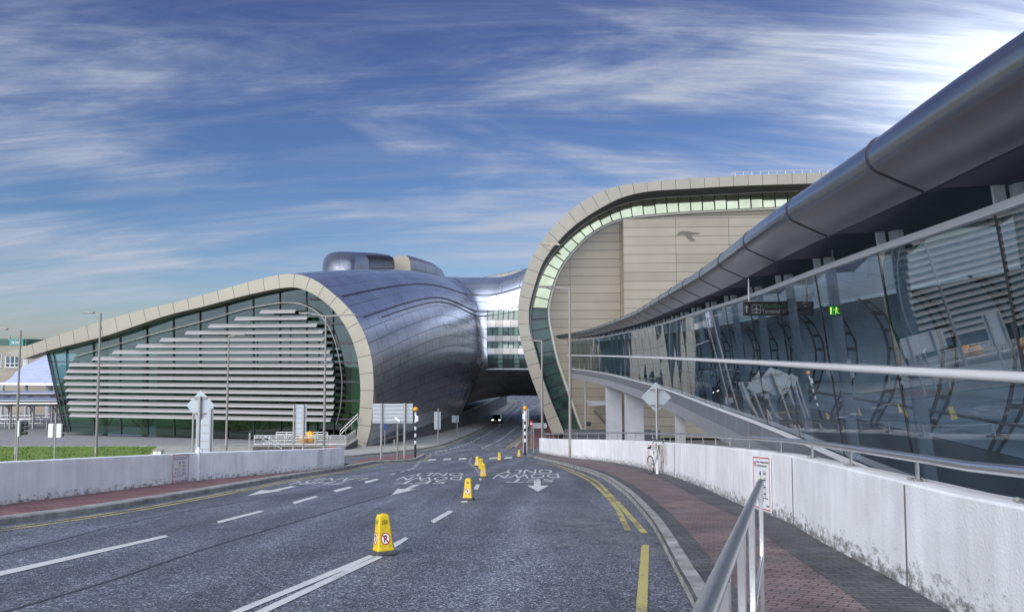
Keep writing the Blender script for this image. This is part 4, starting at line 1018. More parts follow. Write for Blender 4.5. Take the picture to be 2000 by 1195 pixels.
# awning, pipes and plant below the link
aw = [facR(1146,790,3.5), facR(1196,789,3.5)]
mb = MB(); a, b = aw[0], aw[1]; mb.prism(L_(th, [a, b, b+Vector((0,0,0.5)), a+Vector((0,0,0.5))]), -NR*2.4); mb.build('awning', MT['beam'], th)
MB().bar(facR(1160,801,1.4)-th.location, facR(1193,838,4)-th.location, 0.22, 0.22).build('awning_strut', MT['galv'], th)
for x in (1143, 1222, 1226.5): MB().tube(L_(th, [facR(x, 742, 0.5), facR(x, 862, 0.5)]), 0.13, 8).build('downpipe', MT['galv'], th, smooth=60)
MB().lathe([(0.35,0),(0.35,0.1),(0.2,0.12),(0,0.12)], (0,0,0), 16).build('wall_lamp', MT['dark'], th).matrix_basis = Matrix.Translation(facR(1149.5,827.5,3.6)-th.location) @ Matrix.Rotation(rad(90), 4, 'X')
for i, (x0, x1, y0) in enumerate(((1103,1130,838),(1131,1200,838.5),(1202,1248,839.5),(1249,1272,839.5),(1273,1290,840.5))):
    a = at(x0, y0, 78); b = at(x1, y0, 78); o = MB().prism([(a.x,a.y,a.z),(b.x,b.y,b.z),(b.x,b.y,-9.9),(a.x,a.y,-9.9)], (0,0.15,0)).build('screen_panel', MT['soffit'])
    tag(o, ['grey screen panel nearest the lamp post, behind the white wall rail', 'widest grey screen panel, between the two piers', 'grey screen panel just right of the second pier', 'narrow grey screen panel behind the bicycle post', 'last grey screen panel, right of the bicycle post'][i], 'screen', 'screen panels below the link')
# ------------------------------------------------------------------ glazed link on the right
LP = [(-14,4.5),(-6,4.85),(0,5.1),(5.4,5.32),(8.4,5.6),(12.7,5.95),(20,6.75),(27.5,7.3),(42,8.35),(56,8.75),(72,8.9),(86,8.3),(97,7.3)]
lpc = smooth([(x, y, 0) for y, x in LP], 140)
cum = [0.0]
for a, b in zip(lpc, lpc[1:]): cum.append(cum[-1]+(b-a).length)
LT = cum[-1]
def lpos(t):
    t = max(0, min(LT-1e-4, t)); k = min(int(t/LT*139), 138)
    f = (t-cum[k])/(cum[k+1]-cum[k]); p = lpc[k].lerp(lpc[k+1], f)
    d = (lpc[min(k+2,139)]-lpc[max(k-1,0)]).normalized(); return p, Vector((-d.y, d.x, 0)), d
def lk(t, o, z): p, n, d = lpos(t); return Vector((p.x, p.y, 0)) + n*o + Vector((0, 0, z))
link = empty('glazed_link', (lpos(30)[0].x, lpos(30)[0].y, -3), label='long glazed walkway with silver canopy and leaning glass wall on the right', cat='building')
def sweep(sec, name, m, t0=0.0, t1=LT, n=120, sm=40, closed=False, cap=False):
    R = []; U = []
    for i in range(n+1):
        t = t0+(t1-t0)*i/n; R.append([lk(t, o, z) for o, z in sec]); U.append([(t, j*0.3) for j in range(len(sec))])
    mb = MB().grid(L2(R), U, close=closed)
    if cap: mb.poly(L_(link, R[0])); mb.poly(L_(link, R[-1][::-1]))
    return mb.build(name, m, link, smooth=sm)
def L2(R): return [L_(link, r) for r in R]
def arc(cx, cz, rx, rz, a0, a1, n): return [(cx+rx*math.cos(rad(a0+(a1-a0)*i/n)), cz+rz*math.sin(rad(a0+(a1-a0)*i/n))) for i in range(n+1)]
nose = [(1.14,1.78),(1.16,1.72)] + arc(1.56, 2.13, 0.18, 0.20, -60, 100, 10) + [(1.2,2.40),(0.2,2.48),(-1.25,2.52),(-1.25,2.28)]
BAY = 3.15; T0 = next(cum[k] for k in range(140) if lpc[k].y > 7.7-3.15*7)
can = sweep(nose, 'canopy', MT['canopy'], n=160, sm=50)
bays = []
t = T0
while t < LT-1: bays.append(t); t += BAY
jm = MB()
for t in bays:
    P = [lk(t, o + (0.004 if o > 1 else 0), z + (0.004 if z > 2.2 else -0.002)) for o, z in nose[1:14]]
    jm.tube(L_(link, P), 0.011, 5)
jm.tube(L_(link, [lk(LT*i/150, 1.13, 1.735) for i in range(151)]), 0.018, 5)
jm.build('canopy_joint', MT['dark'], can)
# coffered soffit: each bay folds up between its ribs
sm_ = MB()
for t in bays:
    a0, a1, am = t+0.02, min(LT, t+BAY-0.02), min(LT, t+BAY*0.42)
    o0, o1 = 1.15, -1.25
    p00, p01 = lk(a0, o0, 1.745), lk(a0, o1, 1.84); p10, p11 = lk(a1, o0, 1.745), lk(a1, o1, 1.84)
    m0, m1 = lk(am, 0.85, 1.94), lk(am, o1, 2.22)
    for q in ((p00, m0, m1, p01), (m0, p10, p11, m1)): sm_.poly(L_(link, q))
    sm_.poly(L_(link, (p00, p10, m0)))
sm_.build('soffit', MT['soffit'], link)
GTOP, GBOT, LEAN = 1.50, -1.90, 0.45
def go_(z): return LEAN*(z-GBOT)/(GTOP-GBOT)
for t in bays:
    for dt in (0,): MB().bar(lk(t+dt, 0.38, 1.5)-link.location, lk(t+dt, 0.44, 2.02)-link.location, 0.12, 0.05, up=lpos(t)[2]).build('soffit_bracket', MT['colm'], link)
sweep([(0.40,1.46),(0.52,1.46),(0.53,1.55),(0.41,1.56)], 'top_rail', MT['white_metal'], n=150, closed=True)
sweep([(go_(-.25)-0.02,-0.31),(go_(-.25)+0.10,-0.305),(go_(-.25)+0.13,-0.25),(go_(-.25)+0.10,-0.195),(go_(-.25)-0.02,-0.19)], 'mid_rail', MT['white_metal'], n=150, closed=True, sm=60)
# panes, one over one in every bay
for i, t in enumerate(bays):
    a, b = t+0.012, min(LT, t+BAY-0.012)
    for z0, z1 in ((GBOT, -0.30), (-0.20, GTOP)):
        tw = random.uniform(-1, 1)*0.006; tz = random.uniform(-1, 1)*0.005; R = []
        for k in range(4):
            u = a+(b-a)*k/3; sag = 0.004*math.sin(math.pi*k/3)
            R.append([lk(u, go_(z)+tw*(k/3-0.5)+tz*(j-1)+sag*(1-abs(j-1)), z) for j, z in enumerate((z0, (z0+z1)/2, z1))])
        MB().grid(L2(R)).build('glass_pane', MT['lglass'], link, smooth=60)
for t in bays: MB().bar(lk(t, go_(GBOT)-0.01, GBOT)-link.location, lk(t, go_(GTOP)-0.01, GTOP)-link.location, 0.022, 0.05, up=lpos(t)[2]).build('mullion', MT['dark'], link)
sweep([(0.03,-1.9),(0.16,-1.9),(0.17,-2.38),(-0.06,-2.44),(-0.06,-1.95)], 'base_panel', MT['basep'], n=140, closed=True)
sweep([(0.03,-1.885),(0.20,-1.885),(0.20,-1.925),(0.03,-1.925)], 'bottom_rail', MT['white_metal'], n=140, closed=True)
sweep([(-0.06,-2.40),(0.10,-2.42),(-0.25,-3.15),(-4.2,-3.25),(-4.2,-2.1),(-0.06,-2.1)], 'deck_beam', MT['beam'], n=140, closed=True)
sweep([(-0.05,-1.95),(-4.1,-1.95)], 'floor', MT['floor'])
bw = [(-3.3,-1.94),(-3.75,-1.2),(-4.0,-0.3),(-3.95,0.4),(-3.6,1.1),(-3.1,1.55)]
sweep(bw, 'back_wall', MT['pale'], n=140); sweep([(-3.1,1.55),(-3.15,2.05),(-3.15,2.44),(-4.6,2.44),(-4.6,-2.1)], 'rear_wall', MT['beam'], n=140); sweep([(-3.15,2.42),(-1.25,2.40)], 'added_daylight_strip', MT['daylight_glass'], n=140)  # glazed roof strip is added to let daylight into the walkway
sweep([(-3.06,1.50),(-2.94,1.50),(-2.94,1.60),(-3.06,1.60)], 'cornice_rail', MT['colm'], n=140, closed=True)
for t in bays:
    if t > 85 or lpos(t)[0].y < 3: continue
    mb = MB(); mb.tube(L_(link, [lk(t, -0.20, -1.94), lk(t, 0.22, 2.1)]), 0.10, 14); mb.build('column', MT['colm'], link, smooth=60)
    if t < 70:
        rb = MB(); tr_ = t+1.3
        P = crom([Vector((o, z, 0)) for o, z in bw], 22); Q = [Vector((p.x + 0.06 + 0.26*math.sin(math.pi*min(1, max(0, (p.y+2.2)/4.2)))**0.6, p.y, 0)) for p in P]
        for cv, hw in ((P, 0.035), (Q, 0.03)):
            rb.grid(L2([[lk(tr_+sx*0.03, p.x+0.03+dx, p.y) for sx, dx in ((-1,-hw),(1,-hw),(1,hw),(-1,hw))] for p in cv]), close=True)
        for k in range(2, 21, 3):
            p, q = P[k], Q[k]; rb.bar(lk(tr_, p.x+0.03, p.y)-link.location, lk(tr_, q.x+0.03, q.y)-link.location, 0.055, 0.10)
        rb.build('wall_rib', MT['rib'], link)
for o, z in ((-3.55,-0.55),(-3.3,-1.35)): sweep(arc(o, z, 0.035, 0.035, 0, 315, 7), 'inner_handrail', MT['galv'], n=140, closed=True, sm=80)
for Y in (76, 64, 41.5, 27):
    k = min(range(140), key=lambda i: abs(lpc[i].y-Y)); t = cum[k]; p, n, d = lpos(t); zb = -11
    mb = MB(); w2 = 0.9 if Y > 50 else 0.55
    a = lk(t, -0.55, 0); b = lk(t, -2.6, 0)
    mb.prism([Vector((q.x, q.y, -3.15))-link.location for q in (lk(t-w2*0.35,-0.5,0), lk(t+w2*0.35,-0.5,0), lk(t+w2*0.35,-2.0 if Y>50 else -1.0,0), lk(t-w2*0.35,-2.0 if Y>50 else -1.0,0))], (0, 0, zb+3.15))
    mb.build('pier', MT['beam'], link)
# hanging signs inside the link
def tpx(px, o):
    return min((t for t in [i*0.1 for i in range(int(LT*10))] if lpos(t)[0].y > 3), key=lambda t: abs(CX + F*lk(t, o, 0).x/lk(t, o, 0).y - px))
def hang_sign(px0, px1, py0, py1, o, name, label, cat):
    a, b = lk(tpx(px0, o), o, 0), lk(tpx(px1, o), o, 0); k = (a.y+b.y)/2
    z1 = at(px0, py0, a.y).z; z0 = at(px0, py1, a.y).z
    e = empty(name, ((a.x+b.x)/2, (a.y+b.y)/2, z0), label=label, cat=cat)
    # the board hangs across the walkway, facing the viewer
    return e, a, b, z0, z1
s_o = -1.6
a = at(1452, 592, 17.5); a2 = at(1588, 616, 17.5); z1, z0 = at(1452, 589, 17.5).z, at(1452, 616, 17.5).z
sg = empty('overhead_sign', ((a.x+a2.x)/2, 17.5, z0), label='black hanging direction sign with a plane symbol for Terminal 2, behind the glass', cat='sign')
w_ = a2.x-a.x; h_ = z1-z0
MB().box((0, 0, h_/2), (w_, 0.12, h_)).build('board', MT['ink'], sg, bevel=0.01)
for sx in (-0.42, 0.42): MB().tube([(sx*w_, 0, h_), (sx*w_, 0, max(h_+0.05, 2.05-z0))], 0.015, 6).build('hanger', MT['galv'], sg)
def board_text(e, txt, x0, x1, zb, zt, m, y=-0.064, bold=0.0, name='lettering'):
    mb = MB(); text_in(mb, txt, lambda u, v: (x0+(x1-x0)*u, y, zb+(zt-zb)*v), bold); return mb.build(name, m, e)
def sx_(px): return at(px, 600, 17.5).x - sg.location.x
def sz_(py): return at(1500, py, 17.5).z - z0
board_text(sg, 'Críochfort 2', sx_(1486), sx_(1533), sz_(601), sz_(593), MT['signg']); board_text(sg, 'Terminal 2', sx_(1486), sx_(1529), sz_(612), sz_(604), MT['signw'])
mb = MB(); x0, x1, zb, zt = sx_(1466.5), sx_(1484), sz_(612), sz_(595); y = -0.064; f = 0.012
for q in ((x0,zb,x1,zb+f),(x0,zt-f,x1,zt),(x0,zb,x0+f,zt),(x1-f,zb,x1,zt)): mb.poly([(q[0],y,q[1]),(q[2],y,q[1]),(q[2],y,q[3]),(q[0],y,q[3])])
pw, ph = x1-x0, zt-zb
for pl_ in ([(.47,.12),(.53,.12),(.55,.85),(.5,.93),(.45,.85)], [(.47,.6),(.12,.38),(.12,.30),(.47,.42)], [(.53,.6),(.88,.38),(.88,.30),(.53,.42)], [(.47,.24),(.34,.14),(.34,.09),(.66,.09),(.66,.14),(.53,.24)]):
    mb.poly([(x0+u*pw, y-0.002, zb+v*ph) for u, v in pl_])
xa = sx_(1456.5); aw_ = 0.03
mb.poly([(xa-aw_*0.5,y,zb+0.02),(xa+aw_*0.5,y,zb+0.02),(xa+aw_*0.5,y,zt-0.05),(xa-aw_*0.5,y,zt-0.05)]); mb.poly([(xa-0.055,y-0.002,zt-0.09),(xa,y-0.002,zt-0.01),(xa+0.055,y-0.002,zt-0.09),(xa,y-0.002,zt-0.055)])
mb.build('pictogram', MT['signw'], sg)
a = at(1617, 597, 13.6); a2 = at(1640, 617, 13.6)
ex = empty('exit_sign', ((a.x+a2.x)/2, 13.6, a2.z), label='lit green emergency exit sign with running figure, behind the glass', cat='exit sign')
w_, h_ = a2.x-a.x, a.z-a2.z
MB().box((0, 0, h_/2), (w_, 0.10, h_)).build('housing', MT['ink'], ex); MB().box((-0.005, -0.052, h_/2), (w_*0.92, 0.01, h_*0.86)).build('lit_panel', MT['exitg'], ex)
MB().tube([(0,0,h_), (0,0,2.05-a2.z)], 0.012, 6).build('hanger', MT['galv'], ex)
mb = MB(); y = -0.060
def s2(u, v): return (-w_/2+u*w_, y, v*h_)
for pl_ in ([(.1,.15),(.17,.15),(.17,.72),(.1,.72)], [(.06,.66),(.21,.66),(.135,.88)], [(.55,.78),(.62,.72),(.68,.78),(.62,.86)], [(.5,.45),(.6,.42),(.66,.68),(.54,.72)], [(.54,.7),(.42,.66),(.36,.54),(.4,.52),(.46,.6),(.56,.63)], [(.62,.66),(.72,.56),(.82,.62),(.8,.67),(.72,.63),(.64,.72)], [(.5,.46),(.6,.44),(.56,.28),(.52,.1),(.47,.12),(.5,.3)], [(.56,.46),(.66,.36),(.8,.3),(.9,.22),(.86,.18),(.76,.23),(.6,.3),(.52,.38)]):
    mb.poly([s2(*p) for p in pl_])
mb.build('running_figure', MT['exity'], ex)
# ------------------------------------------------------------------ traffic cones
def make_cone():
    e = empty('traffic_cone', (0,0,0))
    b = MB(); q = lambda h, z, c: [Vector((sx*h - (sx*c if k else 0), sy*h - (0 if k else sy*c), z)) for sx, sy, k in ((-1,-1,0),(-1,-1,1),(1,-1,1),(1,-1,0),(1,1,0),(1,1,1),(-1,1,1),(-1,1,0))]
    R = [q(0.150,0,0.02), q(0.150,0.012,0.02), q(0.128,0.045,0.018), q(0.118,0.05,0.015)]
    mb = MB().grid(R, close=True); mb.poly(R[-1]); mb.build('rubber_base', MT['conebase'], e, bevel=0.003)
    R = [q(0.112,0.048,0.010), q(0.110,0.075,0.010), q(0.1055,0.08,0.014), q(0.072,0.455,0.016), q(0.066,0.485,0.018), q(0.05,0.497,0.016)]
    mb = MB().grid(R, close=True); mb.poly(R[-1]); bd = mb.build('body', MT['cone'], e, bevel=0.004)
    mb = MB().tube([(0,0,0.49),(0,0,0.505)], 0.022, 10).build('cap', MT['cone'], e)
    for k in range(4):
        Rm = Matrix.Rotation(k*math.pi/2, 3, 'Z')
        def onface(x, z, d): # point on a sloping side
            hw = 0.1055 + (0.072-0.1055)*(z-0.08)/0.375; return Rm @ Vector((x, -hw-d, z))
        def disc(r, d, n=28, cz=0.20): return [onface(r*math.cos(2*math.pi*i/n), cz+1.22*r*math.sin(2*math.pi*i/n), d) for i in range(n)]
        n = 28; mb = MB(); mb.poly(disc(0.052, 0.0015)); sg_ = mb.build('no_parking_sign', MT['swhite'], e)
        mb = MB(); A = disc(0.062, 0.002); B = disc(0.051, 0.002)
        mb.grid([A, B], close=True)
        mb.poly([onface(-0.042, 0.20+1.22*0.030, 0.0035), onface(0.030, 0.20-1.22*0.044, 0.0035), onface(0.041, 0.20-1.22*0.034, 0.0035), onface(-0.031, 0.20+1.22*0.040, 0.0035)])
        mb.build('red_ring', MT['red'], sg_)
        mb = MB(); text_in(mb, 'P', lambda u, v: onface(-0.021+0.044*u, 0.158+0.084*v, 0.0025), 0.03); mb.build('letter', MT['ink'], sg_)
        mb = MB()
        for j, zz in enumerate((0.415, 0.397, 0.379)):
            x = -0.038
            for wd in ((0.012,0.03,0.022),(0.014,0.026,0.028),(0.07,))[j]:
                mb.poly([onface(x, zz, 0.002), onface(x+wd, zz, 0.002), onface(x+wd, zz+0.009, 0.002), onface(x, zz+0.009, 0.002)]); x += wd+0.005
        mb.build('small_print', MT['ink'], e)
    return e
cone0 = make_cone()
CONES = [(749,1083,28,'nearest yellow no-parking cone, standing on the white line in the foreground'),
 (914,977,-6,'second nearest yellow no-parking cone, alone beyond the foreground one'),
 (943.5,933,8,'third yellow no-parking cone, in front of the cluster and overlapping the cone behind it'),
 (940,918,20,'yellow no-parking cone half hidden behind the third cone'),
 (932,911.5,-10,'small yellow no-parking cone at the left of the cluster'),
 (975,900.5,4,'distant yellow no-parking cone standing alone on the crossing bars'),
 (1013.5,893.3,0,'farthest yellow no-parking cone, at the right kerb beside the striped beacon post')]
for i, (px, py, rz, lab) in enumerate(CONES):
    o = cone0 if i == 0 else copy_tree(cone0)
    p = gp(px, py-1); o.location = (p.x, p.y, p.z+0.006); o.rotation_euler = (-0.105, 0, rad(rz))
    tag(o, lab, 'traffic cone', 'yellow no-parking cones along the road')
# ------------------------------------------------------------------ street lamps
def lamp(px, ptop, Y, zb, arms, label, r=0.09):
    X = at(px, 690, Y).x; zt = at(px, ptop, Y).z
    e = empty('street_lamp', (X, Y, zb), label=label, cat='street lamp', group='tall street lamps'); H = zt-zb
    MB().tube([(0,0,0),(0,0,H*0.55)], r*1.25, 12).tube([(0,0,H*0.55),(0,0,H)], r*0.95, 12).build('pole', MT['post'], e, smooth=50)
    for dpx, dpy in arms:
        dx = dpx/F*Y; dz = -dpy/F*Y; s = 1 if dx > 0 else -1
        MB().bar((0,0,H-0.06), (dx, 0, H+dz-0.03), 0.12, 0.12).build('arm', MT['post'], e)
        hd = MB().box((dx+s*0.25, 0, H+dz-0.02), (0.95, 0.34, 0.13)).build('lamp_head', MT['post'], e, bevel=0.03)
        MB().box((dx+s*0.25, 0, H+dz-0.095), (0.6, 0.26, 0.02)).build('lens', MT['swhite'], hd)
    MB().box((0.0,-r*1.3,1.0),(0.12,0.03,0.6)).build('service_door', MT['galv'], e)
    return e
lamp(38.5, 645, 67, -9.4, [(-30,-3)], 'leftmost street lamp, its arm pointing left, in front of the tan building')
lamp(194, 611, 68, -9.4, [(-17,-1)], 'street lamp with short arm, in front of the left end of the louvres')
lamp(446, 655, 74, -9.4, [(18,-3)], 'short street lamp with its arm to the right, before the middle of the louvres')
lamp(635.5, 616, 66, -9.2, [(-36,-5),(42,-2)], 'double-armed street lamp before the right end of the louvres')
pR = gp(1113, 894, 0.12); lamp(1113, 562, pR.y, pR.z, [(-40,-3)], 'tall street lamp standing at the right-hand white wall', 0.085)
lamp(1058.5, 665, 66, T(2.6,66)+0.1, [(-24,-2)], 'small distant street lamp in front of the beige arch foot', 0.085)
# ------------------------------------------------------------------ signs and posts
def sign_back(px0, px1, py0, py1, posts, pbase, Y, zb, label, rows_=5):
    a = at(px0, py0, Y); b = at(px1, py1, Y); cx = (a.x+b.x)/2
    e = empty('direction_sign', (cx, Y, zb), label=label, cat='road sign')
    wd = b.x-a.x; MB().box((0, 0, (a.z+b.z)/2-zb), (wd, 0.03, a.z-b.z)).build('panel', MT['signback'], e)
    mb = MB()
    for i in range(rows_):
        z = b.z-zb + (a.z-b.z)*(i+0.5)/rows_; mb.box((0, 0.04, z), (wd, 0.05, 0.045)); mb.box((0,-0.03,z),(wd,0.03,0.05))
    mb.build('stiffener', MT['galv'], e)
    for px, pt in posts:
        x = at(px, pt, Y).x-cx; MB().tube([(x, -0.10, 0), (x, -0.10, at(px, pt, Y).z-zb)], 0.065 if Y < 55 else 0.075, 10).build('post', MT['galv'], e, smooth=50)
    return e
p = gp(768, 896, 0.12)
sign_back(728, 806, 788, 826, [(746,787),(791,787)], 0, p.y, p.z, 'wide grey back of a road sign on two posts, on the traffic island')
sign_back(577, 598, 790, 851, [(575,790),(594,790)], 0, 63, T(at(585,850,63).x, 63), 'tall narrow grey sign back on two posts, before the yellow drums', 6)
sign_back(384, 415, 790, 884, [(379,792),(413,792)], 0, 62, -9.4, 'tall grey sign back behind the left diamond sign', 6)
p = gp(856, 867, 0.12); sign_back(848, 860.5, 804, 838, [(856,797)], 0, p.y, p.z, 'narrow grey sign back on one post, on the pale pavement by the underpass', 5)
p = gp(893, 854, 0.12); sign_back(882.5, 896, 811, 825, [(893,811)], 0, p.y, p.z, 'small square grey sign back, farthest along the pale pavement', 3)
p = gp(1027, 884, 0.12); sign_back(1026, 1033, 798, 832, [(1022.5,799),(1029,799)], 0, p.y+1.2, p.z-0.1, 'narrow dark sign back right behind the right-hand beacon post', 4)
def disc_sign(px, py, rx, rz, base, Y, zb, m, label, name='round_sign', bar=None):
    c = at(px, py, Y); e = empty(name, (c.x, Y, zb), label=label, cat='road sign')
    n = 24; zc = c.z-zb
    MB().prism([(rx*math.cos(2*math.pi*i/n), -0.05, zc+rz*math.sin(2*math.pi*i/n)) for i in range(n)], (0, 0.02, 0)).build('disc', m, e)
    if bar: MB().box((0,-0.056,zc),(rx*1.5,0.012,rz*0.32)).build('bar', bar, e)
    MB().tube([(0,0,0),(0,0,zc+rz*0.8)], 0.035, 8).build('post', MT['galv'], e, smooth=50); return e
Yb = 72; disc_sign(752, 833.5, 0.12, 0.27, 0, Yb, T(at(752,878,Yb).x, Yb), MT['blue'], 'small blue round sign seen edge-on, behind the wide grey sign back')
p = gp(1036.5, 876, 0.12); disc_sign(1037.5, 827, 0.13, 0.32, 0, p.y, p.z, MT['red'], 'red no-entry sign seen nearly edge-on, right of the beacon post', 'no_entry_sign', MT['swhite'])
# arrow-ended sign box
Yb = 66; a = at(1040, 826, Yb); b = at(1069, 836.5, Yb); e = empty('arrow_sign', (a.x, Yb, T(a.x, Yb)), label='grey horizontal sign box with a pointed end, right of the red sign', cat='road sign')
z0_, z1_ = b.z-e.location.z, a.z-e.location.z; wd = b.x-a.x
MB().prism([(0,0,z0_),(wd*0.9,0,z0_),(wd,0,(z0_+z1_)/2),(wd*0.9,0,z1_),(0,0,z1_)], (0,0.12,0)).build('panel', MT['signback'], e)
mb = MB()
for zz in (z0_+0.06, (z0_+z1_)/2, z1_-0.06): mb.bar((0.02,-0.02,zz),(wd*0.92,-0.02,zz),0.05,0.05)
mb.build('stiffener', MT['galv'], e)
for x in (0.1, wd*0.75): MB().tube([(x,0.16,0),(x,0.16,z1_)], 0.045, 8).build('post', MT['galv'], e)
# diamond sign backs
def diamond(px, pyc, hw, hh, Y, X, zb, zcol, label):
    e = empty('diamond_sign', (X, Y, zb), label=label, cat='road sign'); zc = at(px, pyc, Y).z-zb; w2 = hw/F*Y; h2 = hh/F*Y
    MB().prism([(0,0.06,zc-h2),(w2,0.06,zc),(0,0.06,zc+h2),(-w2,0.06,zc)], (0,0.012,0)).build('plate', MT['signback'], e, bevel=0.004)
    MB().tube([(0,0,0.0),(0,0,zc+h2*0.62)], 0.045, 12).build('pole', MT['galv'], e, smooth=50)
    MB().tube([(0,0,0),(0,0,zcol)], 0.055, 12).build('white_sleeve', MT['swhite'], e, smooth=50)
    for zz in ((0.25, zcol-0.12) if px < 1000 else ()): MB().box((0,0.03,zz),(0.2,0.1,0.05)).build('clamp', MT['swhite'], e)
    for s in (-0.5, 0.5): MB().box((0,0.035,zc+s*h2),(w2*0.9,0.04,0.045)).build('bracket', MT['post'], e)
    return e
p = gp(388.5, 936.5, 0.12); diamond(389, 792, 28, 30, p.y-0.08, p.x, p.z, 1.05, 'grey back of a diamond sign on a pole at the left white wall')
p = gp(1283, 925, 0.12); diamond(1281, 776, 29, 30, p.y-0.1, p.x, p.z, 0.55, 'grey back of a diamond sign on the pole with the bicycle')
# striped beacons
def beacon(px, pb, ptop, label, shield):
    p = gp(px, pb, 0.12); e = empty('beacon_post', (p.x, p.y, p.z), label=label, cat='crossing beacon', group='striped crossing beacons'); H = at(px, ptop, p.y).z-p.z
    r = 0.062; n = 10; hb = H-0.3; segs = [0.0, 0.30] + [0.30+0.70*i/(n-1) for i in range(1, n)]
    for i in range(len(segs)-1):
        MB().tube([(0,0,hb*segs[i]),(0,0,hb*segs[i+1])], r if i else r*1.15, 14).build('black_band' if i % 2 == 0 else 'white_band', MT['ink'] if i % 2 == 0 else MT['swhite'], e, smooth=50)
    MB().lathe([(0.05,hb),(0.075,hb+0.03),(0.05,hb+0.05)], n=14).build('collar', MT['ink'], e)
    MB().lathe([(0.16*math.cos(rad(a)), hb+0.05+0.155+0.155*math.sin(rad(a))) for a in range(-75, 91, 15)], n=20).build('globe', MT['amber'], e, smooth=80)
    if shield: MB().box((shield*0.08, -0.02, hb-0.42), (0.22, 0.16, 0.38)).build('light_housing', MT['swhite'], e, bevel=0.03)
    return e
beacon(811, 893.5, 796, 'black and white striped beacon post with amber globe, on the left traffic island', 1)
beacon(1025.5, 889, 794, 'black and white striped beacon post with amber globe, at the right kerb', -1)
# camera post
p = gp(776, 897.5, 0.12); e = empty('camera_post', (p.x, p.y, p.z), label='slim grey post with a white security camera, between the two sign posts', cat='security camera')
H = at(776, 826, p.y).z-p.z; MB().tube([(0,0,0),(0,0,H*0.8)], 0.05, 10).tube([(0,0,H*0.8),(0,0,H)], 0.04, 10).build('post', MT['post'], e, smooth=50)
cm = MB().bar((-0.16,0,H+0.32),(0.16,-0.05,H+0.1),0.12,0.12).build('camera', MT['swhite'], e, bevel=0.015); MB().bar((0.16,-0.05,H+0.1),(0.19,-0.055,H+0.08),0.09,0.09).build('lens_hood', MT['ink'], cm)
MB().tube([(0,0,H),(0,0,H+0.2)], 0.02, 8).tube([(-0.1,0,H+0.28),(-0.14,0,H+0.15),(-0.08,0,H+0.02),(0,0,H-0.05)], 0.008, 6).build('bracket', MT['galv'], e)
# notice boards on the walls
def notice(u0, P0, tvec, nvec, w_, h_, label, full=True):
    """flat notice; tvec = reading direction, nvec = towards the reader"""
    e = empty('notice_board', P0, label=label, cat='notice', group='set-down notices on the white walls'); O = Vector((0,0,0))
    def q(u, v, d=0.0): return tvec*(u*w_) + Vector((0,0,v*h_)) + nvec*(0.02+d) + Vector((0,0,tvec.z*0))
    def rect(mb, u0, v0, u1, v1, d): mb.poly([q(u0,v0,d), q(u1,v0,d), q(u1,v1,d), q(u0,v1,d)])
    MB().prism([q(0,0), q(1,0), q(1,1), q(0,1)], -nvec*0.015).build('board', MT['swhite'], e)
    mb = MB()
    for r in ((.03,.955,.97,.975),(.03,.025,.97,.045),(.03,.025,.055,.975),(.945,.025,.97,.975)): rect(mb, *r, 0.003)
    n = 20
    A = [q(.14+.055*math.cos(2*math.pi*i/n), .845+.05*math.sin(2*math.pi*i/n), .003) for i in range(n)]; B = [q(.14+.036*math.cos(2*math.pi*i/n), .845+.033*math.sin(2*math.pi*i/n), .003) for i in range(n)]
    mb.grid([A, B], close=True); mb.poly([q(.10,.87,.004), q(.175,.815,.004), q(.185,.823,.004), q(.11,.88,.004)]); mb.build('red_border', MT['red'], e)
    mb = MB()
    text_in(mb, 'Láthair Tuirlingthe Amháin', lambda u, v: q(.23+.69*u, .862+.042*v, .003), 0.03); text_in(mb, 'SET DOWN AREA ONLY', lambda u, v: q(.23+.60*u, .800+.034*v, .003), 0.03)
    for cy in (.72, .60, .47, .35):
        for r in ((.60,cy,.76,cy+.006),(.60,cy-.075,.76,cy-.069),(.60,cy-.075,.607,cy+.006),(.753,cy-.075,.76,cy+.006)): rect(mb, *r, .003)
        rect(mb, .63, cy-.05, .665, cy-.02, .003); rect(mb, .675, cy-.05, .70, cy-.02, .003); rect(mb, .71, cy-.05, .735, cy-.02, .003)
    rect(mb, .40, .655, .49, .69, .003); rect(mb, .42, .69, .47, .72, .003); rect(mb, .41, .63, .48, .645, .003)
    for cy, ln in ((.475,.26),(.435,.22),(.36,.26),(.315,.32)):
        x = .17
        while x < .17+ln: rect(mb, x, cy, min(x+random.uniform(.03,.07), .17+ln), cy+.02, .003); x += .085
    for cy, ln in ((.225,.78),(.175,.60)):
        x = .09
        while x < .09+ln: rect(mb, x, cy, min(x+random.uniform(.03,.09), .09+ln), cy+.024, .003); x += .10
    for k in range(4): rect(mb, .76+.04*k, .09, .785+.04*k, .12, .003)
    mb.build('lettering', MT['ink'], e)
    mb = MB(); rect(mb, .41, .535, .48, .61, .003); mb.build('yellow_symbol', MT['syellow'], e)
    return e
def wall_dir(W, p):
    i = min(range(1, len(W)-1), key=lambda k: (Vector((W[k].x, W[k].y, 0))-Vector((p.x, p.y, 0))).length); t = (W[i+1]-W[i-1]).normalized()
    return i, t
def wpos(W, px):
    for a, b in zip(W, W[1:]):
        if a.y < 4: continue
        pa, pb = CX+F*a.x/a.y, CX+F*b.x/b.y
        if (pa-px)*(pb-px) <= 0: return a.lerp(b, (px-pa)/(pb-pa))
def tilt(t, p): return Vector((t.x, t.y, (T(p.x+t.x, p.y+t.y)-T(p.x-t.x, p.y-t.y))/2)).normalized()
